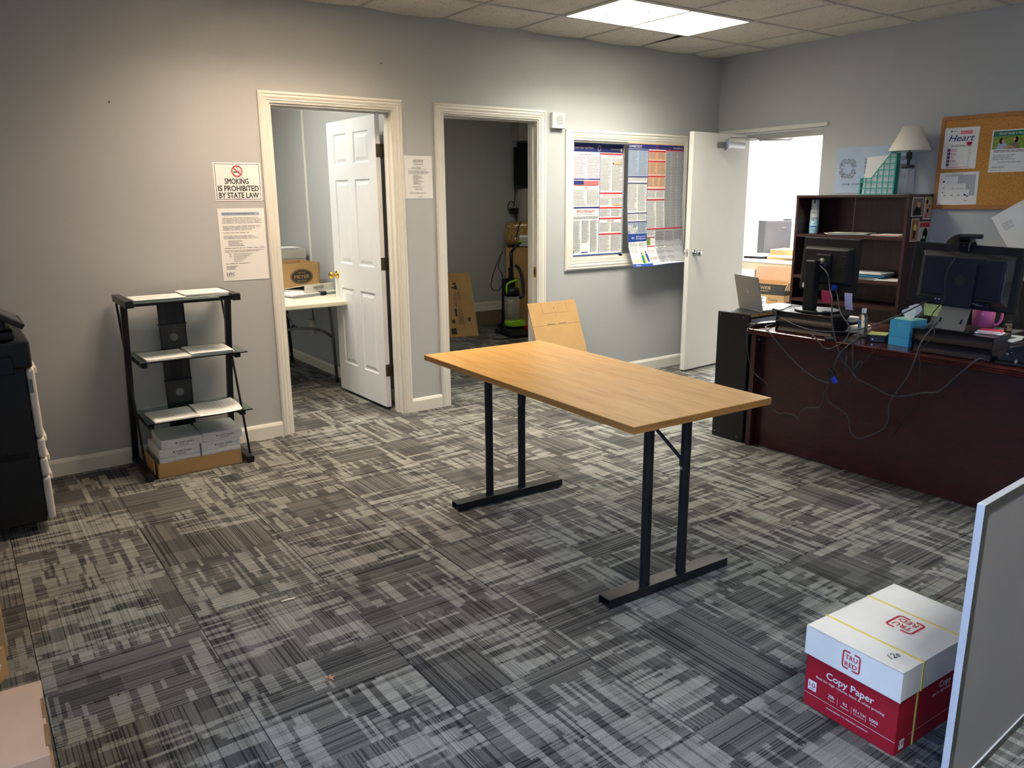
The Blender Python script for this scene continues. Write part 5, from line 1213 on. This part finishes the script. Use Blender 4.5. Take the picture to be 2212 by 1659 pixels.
for x in (0, Wf):
    b = MB(); out = [(0, 0), (-Lf, 0), (-Lf, Hb), (-Lf+.035, Hb), (-.075, Hl), (0, Hl)]; y0 = 0
    def topz(y): return Hb if y < -Lf+.035 else (Hl+(Hb-Hl)*((-y-.075)/(Lf-.035-.075)) if y < -.075 else Hl)
    for i in range(7):
        y = -Lf*i/6; h = min(topz(y+.002), topz(y-.002)); b.box(x-.0015, x+.0015, y-.004, y+.004, 0, h, 'teal_solid')
    for k in range(8):
        z = .0+k*.042
        yr = 0 if z <= Hl else (-.075-(z-Hl)/(Hb-Hl)*(Lf-.11))
        if z < Hb: b.box(x-.0015, x+.0015, -Lf, yr, z, z+.006, 'teal_solid')
    b.tube([(x, 0, Hl), (x, -.075, Hl), (x, -Lf+.035, Hb), (x, -Lf, Hb)], .004, 'teal_solid', sub=1)
    b.build('lattice_side', t)
b = MB(); b.box(0, Wf, -.002, .002, 0, Hl, 'teal').box(0, Wf, -Lf-.002, -Lf+.002, 0, Hb, 'teal').box(0, Wf, -Lf, 0, 0, .004, 'teal'); b.build('end_panels', t)
b = MB()
for i in range(6): b.prism([(-.012, .006), (-Lf+.01, .006), (-Lf+.01, .278-.004*i), (-.03-.004*i, .262-.01*i)], .012+i*.012, .018+i*.012, 'x', 'paper')
b.build('papers', t, kind='stuff')
b = MB(); w_, h_ = .62, .335; b.box(-.004, 0, -w_, 0, 0, h_, 'pale_blue'); sh = Sheet(b, plane((-.0042, 0, 0), (0, -1, 0), (0, 0, 1)), .0006)
rnd = random.Random(12)
def glyph(inside, u0, u1, v0, v1):
    v = v0
    while v < v1:
        u = u0
        while u < u1:
            wl = rnd.uniform(.004, .016)
            if inside((u+wl/2-u0)/(u1-u0), (v-v0)/(v1-v0)) and rnd.random() < .8: sh.rect(u, v, u+wl, v+.0042, rnd.choice(['ink_grey', 'ink', 'grey_plastic']), 1)
            u += wl+.003
        v += .0062
glyph(lambda a, b_: .25 < (abs(a-.5)**3.5+abs(b_-.5)**3.5)**(1/3.5) < .5, .03, .165, .105, .25)
glyph(lambda a, b_: a < .24 or a > .76 or abs(a-(1-b_)) < .17, .235, .39, .10, .255)
glyph(lambda a, b_: a < .25 or b_ < .2 or b_ > .8 or abs(b_-.5) < .11, .43, .56, .10, .255)
sh.text('ONE COMPANY. ONE FOCUS.', .06, .058, .014, 'ink', 'l', .015, w=.46, L=2)
b.build('slogan_print', loc=(XR-.001, -1.18, 1.50), label='pale blue slogan print with big dotted letters on the right wall', cat='poster', fix=False)
# cork board
t = thing('cork_board', 'large cork board in a brown wooden frame on the right wall', 'notice board', (XR, -1.957, 1.385))
MB().box(-.012, 0, -1.22, 0, 0, .61, 'cork').build('cork_panel', t)
for a in ((-.02, 0, -1.22, 0, 0, .03), (-.02, 0, -1.22, 0, .585, .61), (-.02, 0, -.025, 0, .03, .585), (-.02, 0, -1.22, -1.195, .03, .585)): MB().box(*a, 'frame_wood').build('frame_rail', t, bevel=.002)
MB().box(-.021, -.012, -1.19, -.03, .028, .031, 'spec_white').build('rail_highlight_edge', t) if 0 else None
def pin(name, label, y, z, w, h, tilt=0, m='paper', cat='flyer'):
    T = Matrix.Translation((XR-.0135, y, z)) @ Matrix.Rotation(tilt, 4, 'X'); b = MB(); b.box(-.0008, 0, -w, 0, 0, h, m, T)
    p = plane((-.001, 0, 0), (0, -1, 0), (0, 0, 1)); sh = Sheet(b, lambda u, v, hh: T @ p(u, v, hh))
    return b, sh, lambda: b.build(name, label=label, cat=cat, fix=False)
b, sh, done = pin('heart_flyer', 'white SERVE WITH Heart flyer pinned at the upper left of the cork board', -1.982, 1.654, .226, .268, radians(.5))
sh.rect(.105, .225, .18, .245, 'pink_note', 1); sh.text('SERVE WITH', .1425, .230, .010, 'paper', 'c', .015, w=.066, L=2)
sh.text('Heart', .033, .180, .042, 'navy', 'l', .012, w=.16, slant=.35, L=3); sh.ell(.022+.14, .166, .011, .009, 'pink_note', 3); sh.ell(.178, .166, .011, .009, 'pink_note', 3); sh.poly([(.151, .165), (.17, .142), (.189, .165)], 'pink_note', 3)
sh.ell(.045, .245, .006, .006, 'print_green'); sh.text('network', .055, .242, .006, 'ink', 'l', .01, w=.03); sh.para(.05, .142, .19, .156, 'ink', .0065, .4, 1, 3)
for i, (a, q) in enumerate((('H', 'Heartfelt Greeting'), ('E', 'Explain'), ('A', 'Ask'), ('R', 'Repeat + Remember'), ('T', 'Thank You'))):
    v = .112-i*.0235; sh.rect(.032, v, .052, v+.019, 'navy', 1); sh.text(a, .042, v+.003, .012, 'pink_note', 'c', .02, L=2)
    if ' ' in q and i in (0, 3): sh.text(q.split(' ')[0], .058, v+.011, .0075, 'ink_red', 'l', .01); sh.text(q.split(' ')[-1], .058, v+.001, .0075, 'ink_red', 'l', .01)
    else: sh.text(q, .058, v+.005, .0085, 'ink_red', 'l', .01)
    sh.ring(.178, v+.009, .008, .008, .0015, 'ink_grey', 1, 12)
sh.rect(.035, .008, .19, .011, 'ink_red', 1); done()
b, sh, done = pin('exit_map', 'hand-marked white floor plan sheet pinned at the lower left of the cork board', -1.965, 1.412, .278, .215, radians(-1))
sh.text('Almost Family', .10, .198, .010, 'print_green', 'l', -.002, w=.075, slant=.2)
sh.rect(.06, .190, .26, .196, 'ink_light', 1); sh.rect(.145, .14, .26, .19, 'ink_light', 1); sh.rect(.20, .10, .26, .14, 'ink_light', 1); sh.rect(.225, .06, .26, .10, 'ink_light', 1)
for u0, v0, u1, v1 in ((.06, .055, .061, .19), (.06, .14, .145, .1405), (.145, .14, .1455, .19), (.06, .055, .225, .0555), (.06, .10, .12, .1005), (.12, .055, .1205, .14)): sh.rect(u0, v0, u1, v1, 'ink_light', 1)
sh.ell(.052, .155, .008, .006, 'ink', 2); sh.text('E', .030, .150, .012, 'ink_red', 'l', 0); sh.text('Exit', .195, .022, .012, 'ink_red', 'l', 0, slant=.2); sh.text('You are here', .105, .103, .010, 'ink', 'l', 0, w=.085, slant=.3)
for i in range(7): sh.rect(.07+.010*i, .154-(i > 5)*.006, .075+.010*i, .1555-(i > 5)*.006, 'ink', 2)
for i in range(6): sh.rect(.14+.012*i, .085-.008*i, .145+.012*i, .0865-.008*i, 'ink', 2)
sh.ell(.198, .066, .007, .006, 'ink', 2); sh.ell(.215, .056, .008, .004, 'ink', 2)
for i in range(4): sh.rect(.06+.045*i, .060, .075+.045*i, .066, 'ink_grey', 2); sh.rect(.045, .08+.03*(i % 2), .055, .086+.03*(i % 2), 'ink_grey', 2)
done()
b, sh, done = pin('hiring_flyer', 'white Almost Family is Hiring flyer with green header and photo of two people', -2.292, 1.622, .235, .265, 0)
sh.rect(.008, .225, .227, .258, 'print_green', 1); sh.text('Almost Family is Hiring!', .12, .236, .013, 'paper', 'c', .012, w=.16, L=2)
sh.rect(.008, .145, .227, .225, 'leaf_green', 1)
sh.poly([(.03, .145), (.10, .145), (.095, .175), (.07, .19), (.045, .18)], 'pale_blue', 2); sh.ell(.062, .196, .014, .018, 'hair', 3); sh.ell(.071, .194, .010, .012, 'skin', 4)
sh.poly([(.10, .145), (.165, .145), (.16, .185), (.14, .195), (.12, .17)], 'plinth', 2); sh.ell(.148, .202, .012, .018, 'hair', 3); sh.ell(.137, .204, .009, .011, 'skin', 4); sh.line([(.07, .155), (.12, .160), (.14, .15)], .008, 'skin', 4)
sh.para(.02, .122, .215, .14, 'ink', .008, .4, 1, 4); sh.para(.02, .072, .15, .112, 'ink_grey', .0085, .35, 1, 5); sh.text('Come Join our Team, Apply Today!', .12, .060, .008, 'ink', 'c', .005, w=.14, slant=.2)
sh.text('almost family', .02, .028, .012, 'ink_grey', 'l', -.004, w=.075, slant=.3); sh.para(.01, .006, .08, .015, 'ink_grey', .0045, .3, 1, 2); done()
# large tilted sheet at the wall below the board
T = Matrix.Translation((XR-.024, -2.355, 1.332)) @ Matrix.Rotation(radians(-33), 4, 'X')
b = MB(); 
p = plane((0, 0, 0), (0, -1, 0), (0, 0, -1)); shf = lambda u, v, h: T @ Vector((-h-.004*sin(u*20)-.003*sin(v*13), -u, -v))
sh = Sheet(b, shf, .0006); sh.rect(0, 0, .30, .40, 'paper', 0, 8, 8); sh.para(.035, .07, .10, .125, 'ink_grey', .0075, .3, 1, 3, .3); b.build('tilted_sheet', label='large crumpled white sheet pinned askew below the cork board', cat='paper', fix=False)
# ================================================================== FOREGROUND
t = thing('paper_carton', 'red and white copy paper carton with yellow straps on the floor, bottom right', 'cardboard box', (2.285, -3.790, 0), radians(-2))
X, Y = .2175, .143
MB().box(-X, X, -Y, Y, 0, .20, 'red_box').build('carton_body', t, bevel=.002)
X2, Y2, ZT = .2235, .149, .258
b = MB(); b.box(-X2, X2, -Y2, Y2, ZT-.003, ZT, 'box_white')
b.box(-X2, -X2+.003, -Y2, Y2, .168, ZT, 'box_white').box(X2-.003, X2, -Y2, Y2, .168, ZT, 'box_white').box(-X2, X2, -Y2, -Y2+.003, .172, ZT, 'box_white').box(-X2, X2, Y2-.003, Y2, .172, ZT, 'box_white')
b.build('lid', t, bevel=.0012)
def logo(sh, u, v, s2, m, L=1, rot=0):
    def q(a, c): return (u+(a*cos(rot)-c*sin(rot))*s2, v+(a*sin(rot)+c*cos(rot))*s2)
    th = .11
    for pts in ([(-.15, .95), (-.8, .95), (-.95, .8), (-.95, -.8), (-.8, -.95), (-.3, -.95)], [(.15, -.95), (.8, -.95), (.95, -.8), (.95, .8), (.8, .95), (.3, .95)]): sh.line([q(*p_) for p_ in pts], th*s2*1.6, m, L)
    for body, dy in (('TRU', .12), ('RED', -.68)):
        a, c = q(0, dy); sh.text(body, a, c, .52*s2, m, 'c', .03, w=1.35*s2, L=L+1, rot=rot)
b = MB(); sh = Sheet(b, plane((-X2, Y2, 0), (0, -1, 0), (0, 0, 1)), .0004); logo(sh, .149, .214, .027, 'ink_red')
sh = Sheet(b, plane((-X2, -Y2, ZT+.0002), (1, 0, 0), (0, 1, 0)), .0004); logo(sh, .235, .135, .040, 'ink_red', rot=pi/2)
sh.text('12e', .036, .056, .022, 'ink', 'l', -.008, w=.036, rot=-.15, slant=.3)
rnd = random.Random(2)
for i in range(34): u = .03+.39*rnd.random(); sh.rect(u, .01+.02*rnd.random(), u+.0008, .03+.10*rnd.random(), 'ink_light', 1) if i < 0 else None
b.build('lid_print', t, fix=False)
b = MB(); sh = Sheet(b, plane((-X, Y, 0), (0, -1, 0), (0, 0, 1)), .0004)
sh.text('Copy Paper', .143, .120, .021, 'paper', 'c', .026, w=.148); sh.text('Best for high volume, black & white printing', .143, .104, .0075, 'paper', 'c', .003, w=.212)
sh.rect(0, .042, .286, .0432, 'paper', 1); sh.rect(0, .018, .286, .0190, 'paper', 1) if 0 else None
sh.rect(.012, .056, .040, .088, 'paper', 1); sh.text('10', .026, .067, .014, 'red_box', 'c', .02, w=.020, L=2); sh.text('REAMS', .026, .060, .004, 'red_box', 'c', .01, w=.018, L=2)
for i, (a, c) in enumerate((('20lb', '75 g/m2'), ('92', 'Brightness'), ('8.5 x 11in', '216 x 279mm'), ('5000', 'Sheets'))):
    u = .090+i*.044; sh.text(a, u, .066, .0095, 'paper', 'c', .014, w=(.020, .014, .034, .026)[i]); sh.text(c, u, .057, .0045, 'paper', 'c', .004, w=(.022, .026, .032, .018)[i])
    if i: sh.rect(u-.024, .054, u-.0232, .076, 'paper', 1)
sh.text('ENGINEERED TO PREVENT JAMMING', .143, .026, .0045, 'paper', 'c', .004, w=.13)
sh = Sheet(b, plane((-X, -Y, 0), (1, 0, 0), (0, 0, 1)), .0004); sh.rect(.022, .010, .046, .040, 'paper', 1); sh.text('10', .034, .021, .014, 'red_box', 'c', .02, w=.018, L=2); sh.rect(.06, .042, .43, .043, 'paper', 1); sh.text('Best for high volume', .17, .118, .008, 'paper', 'l', .003); sh.text('Copy Paper', .2, .135, .02, 'paper', 'l', .01); sh.text('A23', .15, .07, .013, 'red_box', 'l')
b.build('carton_print', t, fix=False)
for x in (-X2+.095, -X2+.305):
    b = MB(); w_ = .0035
    b.box(x-w_, x+w_, -Y2-.002, Y2+.002, ZT, ZT+.0012, 'yellow_strap').box(x-w_, x+w_, -Y2-.002, -Y2-.0005, .172, ZT, 'yellow_strap').box(x-w_, x+w_, Y2+.0005, Y2+.002, .172, ZT, 'yellow_strap').box(x-w_, x+w_, -Y-.0012, -Y, 0.001, .172, 'yellow_strap').box(x-w_, x+w_, Y, Y+.0012, .001, .172, 'yellow_strap').build('strap', t)
# whiteboard seen from its back
t = thing('board_panel', 'grey-backed board with pale aluminium frame standing at the right foreground', 'board', (1.988, -4.078, 0), radians(3))
MB().box(.012, 1.18, -.011, -.002, .015, .79, 'board_grey').build('back_sheet', t)
MB().box(0, .022, -.017, .0, 0, .80, 'alu').build('frame_rail', t, bevel=.001)
MB().box(1.17, 1.192, -.017, .0, 0, .80, 'alu').build('frame_rail', t, bevel=.001)
MB().box(.022, 1.17, -.017, .0, .78, .80, 'alu').build('frame_rail', t, bevel=.001)
MB().box(.022, 1.17, -.017, .0, 0, .02, 'alu').build('frame_rail', t, bevel=.001)
MB().box(.001, .0245, -.0185, -.017, .002, .799, 'alu_dark').box(.0245, 1.17, -.0185, -.017, .776, .799, 'alu_dark').box(.0245, 1.17, -.0185, -.017, .002, .024, 'alu_dark').build('frame_lip', t)
for x, z in ((.014, .74), (.034, .785), (.012, .50), (.012, .22)): MB().cyl((x, -.0185, z), (x, -.0197, z), .0035, 'dark_grey', n=10).build('screw', t)
# copier
t = thing('office_copier', 'tall black and off-white office copier at the left edge of the view', 'copier', (.41, -.84, 0))
MB().box(-.62, -.034, 0, .62, .055, .772, 'black_plastic').build('body', t, bevel=.006)
seg = [(.062, .262), (.266, .352), (.356, .446), (.450, .768)]
for z0, z1 in seg:
    b = MB(); b.box(-.032, .0, -.002, .62, z0, z1, 'copier_white'); o = b.build('front_door' if z1 > .5 else 'paper_drawer', t, bevel=.012, seg=3)
    if z1 < .5 or 1: MB().box(-.012, .016, .10, .50, z1-.045, z1-.012, 'copier_white').build('drawer_handle', o, bevel=.008, seg=3)
MB().box(-.030, -.014, -.004, .0, .66, .72, 'ink_grey').build('latch_window', t)
MB().box(-.64, -.004, -.01, .60, .772, .895, 'black_plastic').build('scanner_unit', t, bevel=.012, seg=3)
MB().box(-.64, -.05, .0, .58, .895, .945, 'black_plastic').build('document_feeder', t, bevel=.02, seg=3)
Tc = Matrix.Translation((-.028, -.10, .957)) @ Matrix.Rotation(radians(32), 4, 'Y')
MB().box(-.30, .0, -.02, .30, .0, .024, 'black_plastic', Tc).build('control_panel', t, bevel=.004)
MB().box(-.27, -.02, .0, .28, .024, .026, 'copier_screen', Tc).build('touch_screen', t)
MB().box(-.18, -.08, .02, .12, .90, .99, 'black_plastic').build('panel_arm', t, bevel=.01)
MB().box(-.20, -.075, -.018, .0, .752, .832, 'black_gloss').build('latch_cover', t, bevel=.006)
MB().box(-.30, -.065, -.002, .0, .362, .392, 'black_gloss').build('grip_recess', t)
for x in (-.56, -.09):
    for y in (.06, .55):
        b = MB(); b.cyl((x-.012, y, .025), (x+.012, y, .025), .025, 'black_plastic').box(x-.02, x+.02, y-.02, y+.02, .04, .056, 'black_metal').build('caster', t)
# cartons in the lower left corner
t = thing('floor_carton', 'tan cardboard carton with cut hand slots in the bottom left corner', 'cardboard box', (.02, -2.795, 0), radians(-2))
MB().box(-.30, .185, -.17, .17, 0, .27, 'card_pale').build('box', t, bevel=.003)
b = MB()
for y in (.03, -.09): b.box(.178, .1868, y-.045, y+.045, .255, .2715, 'card_edge')
b.build('slot', t)
b = MB(); sh = Sheet(b, plane((-.30, -.1704, 0), (1, 0, 0), (0, 0, 1)), .0005); sh.text('IRON', .36, .215, .028, 'card_dark', 'l', .01, w=.10)
sh = Sheet(b, plane((-.30, -.17, .2702), (1, 0, 0), (0, 1, 0)), .0005); sh.text('V', .33, .14, .03, 'card_dark', 'l', .01, rot=.1)
b.build('box_print', t, fix=False)
t = thing('edge_carton', 'brown carton just peeping in at the left edge of the view', 'cardboard box', (-.05, -1.70, 0))
MB().box(-.25, .197, -.23, .25, 0, .20, 'card').build('box', t, bevel=.003)
MB().box(.19, .1985, -.18, .20, .12, .13, 'card_edge').build('seam', t)
b = MB(); b.prism([(-.10, 0), (.0, 0), (.03, .06), (.055, .13), (.04, .16), (-.02, .12), (-.10, .14)], -.05, -.044, 'y', 'paper').box(-.1, -.02, -.044, .12, 0, .10, 'card')
b.build('paper_bag', loc=(.10, -2.16, 0), rz=-.5, label='torn white and brown paper wrapping at the left edge, behind the tan carton', cat='wrapping')
# litter on the carpet
b = MB(); rnd = random.Random(9)
for i in range(16):
    a = rnd.random()*6.28; r = rnd.random()*.022; l = rnd.uniform(.006, .016); b.box(0, l, -.0012, .0012, 0, .0016, rnd.choice(['frame_wood', 'skin', 'plinth', 'card_pale']), Matrix.Translation((r*cos(a), r*sin(a), .001+.002*rnd.random())) @ Matrix.Rotation(rnd.random()*6.28, 4, 'Z') @ Matrix.Rotation(rnd.uniform(-.4, .4), 4, 'Y'))
b.build('leaf_crumbs', loc=(.969, -2.682, 0), label='small heap of dry plant crumbs on the carpet, lower middle left', cat='debris', kind='stuff')
MB().box(-.025, .025, -.0015, .0015, 0, .002, 'spec_white').box(-.02, .028, .003, .005, 0, .002, 'spec_white').build('straw', loc=(1.039, -2.114, 0), rz=-.1, label='short pale plastic strip lying on the carpet left of the table', cat='debris')
# ================================================================== PERSON IN THE CHAIR
def skin_mesh(name, verts, edges, radii, m, parent, loc=(0, 0, 0), sub=2):
    me = bpy.data.meshes.new(name); me.from_pydata(verts, edges, []); me.materials.append(M_[m])
    o = bpy.data.objects.new(name, me); COL.objects.link(o); o.location = loc
    if parent: o.parent = parent
    sk = o.modifiers.new('skin', 'SKIN'); sk.use_smooth_shade = True; sk.branch_smoothing = .6
    for v, r in zip(me.skin_vertices[0].data, radii): v.radius = r if isinstance(r, tuple) else (r, r)
    me.skin_vertices[0].data[0].use_root = True
    ss = o.modifiers.new('sub', 'SUBSURF'); ss.levels = sub; ss.render_levels = sub
    return o
t = thing('office_chair', 'black office chair with armrests behind the right monitor', 'chair', (5.05, -2.72, 0), radians(180))
MB().box(-.24, .24, -.24, .24, .42, .49, 'cloth_black').build('seat', t, bevel=.03, seg=3)
MB().box(-.30, -.24, -.22, .22, .52, 1.0, 'cloth_black', Matrix.Rotation(radians(-4), 4, 'Y')).build('backrest', t, bevel=.03, seg=3)
for sy in (-1, 1):
    MB().tube([(-.05, sy*.25, .45), (-.05, sy*.30, .50), (-.05, sy*.30, .66)], .016, 'black_plastic').build('arm_post', t); MB().box(-.16, .18, sy*.30-.035, sy*.30+.035, .66, .69, 'black_plastic').build('armrest', t, bevel=.01, seg=3)
MB().cyl((0, 0, .10), (0, 0, .42), .028, 'black_metal').build('column', t)
for k in range(5):
    a = 2*pi*k/5; MB().tube([(0, 0, .12), (.28*cos(a), .28*sin(a), .075)], .018, 'black_plastic', sub=1, n=8).build('base_arm', t); MB().cyl((.28*cos(a)-.012, .28*sin(a), .028), (.28*cos(a)+.012, .28*sin(a), .028), .028, 'black_plastic').build('caster', t)
P0 = (5.02, -2.69, 0)
t = thing('person', 'seated person with black hair and dark clothes, almost hidden behind the right monitor', 'person', P0)
V = [(0, 0, .56), (-.03, 0, .68), (-.05, 0, .82), (-.06, 0, .93), (-.085, .01, .985), (-.11, .02, 1.02),
     (-.06, .16, .925), (-.12, .24, .78), (-.27, .16, .775), (-.06, -.16, .925), (-.12, -.25, .78), (-.26, -.11, .775),
     (-.02, .10, .56), (-.38, .12, .56), (-.40, .12, .12), (-.02, -.10, .56), (-.38, -.12, .56), (-.40, -.12, .12)]
Ed = [(0, 1), (1, 2), (2, 3), (3, 4), (4, 5), (3, 6), (6, 7), (7, 8), (3, 9), (9, 10), (10, 11), (0, 12), (12, 13), (13, 14), (0, 15), (15, 16), (16, 17)]
Rd = [(.15, .11), (.135, .10), (.14, .10), (.12, .085), .055, .05, .062, .048, .036, .062, .048, .036, .085, .065, .045, .085, .065, .045]
skin_mesh('body', V, Ed, Rd, 'cloth_black', t)
b = MB(); hc = (-.135, .075, 1.13)
b.ball(hc, 1, 'skin', 22, 16, (.092, .076, .112)); b.cyl((-.115, .055, 1.0), (-.125, .068, 1.08), .05, 'skin', n=16)
b.build('head', t)
b = MB(); b.ball((hc[0]-.092, hc[1], hc[2]-.012), .014, 'skin', 10, 8, (1.1, .8, 1.3)); b.build('nose', t)
for s2 in (-1, 1): MB().ball((hc[0]-.002, hc[1]+s2*.076, hc[2]-.005), .018, 'skin', 10, 8, (.7, .4, 1.3)).build('ear', t); MB().ball((hc[0]-.078, hc[1]+s2*.030, hc[2]+.004), .010, 'paper', 10, 8).ball((hc[0]-.086, hc[1]+s2*.030, hc[2]+.004), .0045, 'hair', 8, 6).build('eye', t)
MB().ball((hc[0]-.080, hc[1], hc[2]-.052), 1, 'red_plastic', 12, 6, (.010, .022, .006)).build('mouth', t)
b = MB(); b.ball((hc[0]+.012, hc[1], hc[2]+.026), 1, 'hair', 26, 16, (.102, .089, .108))
b.v = [(x, y, max(z, hc[2]-.02 if x < hc[0]-.02 else hc[2]-.10)) if x > hc[0]-.075 or z > hc[2]+.05 else (hc[0]-.07, y, max(z, hc[2]+.05)) for x, y, z in b.v]
b.build('hair', t)
def hand(parent, base, yaw, s2):
    Vh = [(0, 0, 0), (-.045, 0, .002), (-.085, 0, .0)]; Eh = [(0, 1), (1, 2)]; Rh = [(.022, .016), (.034, .014), (.036, .012)]
    for k, (dy, ln) in enumerate(((-.030, .055), (-.011, .068), (.010, .064), (.029, .048))):
        i = len(Vh); Vh += [(-.090, dy, .0), (-.090-ln*.5, dy*1.1, .006), (-.090-ln, dy*1.15, -.008)]; Eh += [(2, i), (i, i+1), (i+1, i+2)]; Rh += [.0095, .0085, .007]
    i = len(Vh); Vh += [(-.045, s2*.040, -.004), (-.080, s2*.060, -.008)]; Eh += [(1, i), (i, i+1)]; Rh += [.010, .008]
    o = skin_mesh('hand', Vh, Eh, Rh, 'skin', parent); o.location = base; o.rotation_euler = (0, 0, yaw)
hand(t, (-.30, .15, .775), -.1, -1); hand(t, (-.30, -.09, .775), .1, 1)

# pieces that belong to a part go one level deeper
SUB = {'vent_slot': 'rear_cover', 'door_knob': 'door_leaf', 'hinge': 'door_leaf', 'latch': 'door_leaf', 'door_closer': 'door_leaf', 'perforated_strip': 'cable_panel',
       'panel_joint': 'cable_panel', 'slot': 'cover', 'foot_cap': 'leg_frame', 'hole': 'stand_foot', 'rivet': 'bracket', 'badge': 'door', 'touch_screen': 'control_panel', 'logo_print': 'box', 'cap_slot': 'cap'}
for o in list(bpy.data.objects):
    k = o.name.split('.')[0]
    if k in SUB and o.parent:
        host = [c for c in o.parent.children if c.name.split('.')[0] == SUB[k] and c.location.length < 1e-6]
        if host and not o.children: o.parent = host[0]
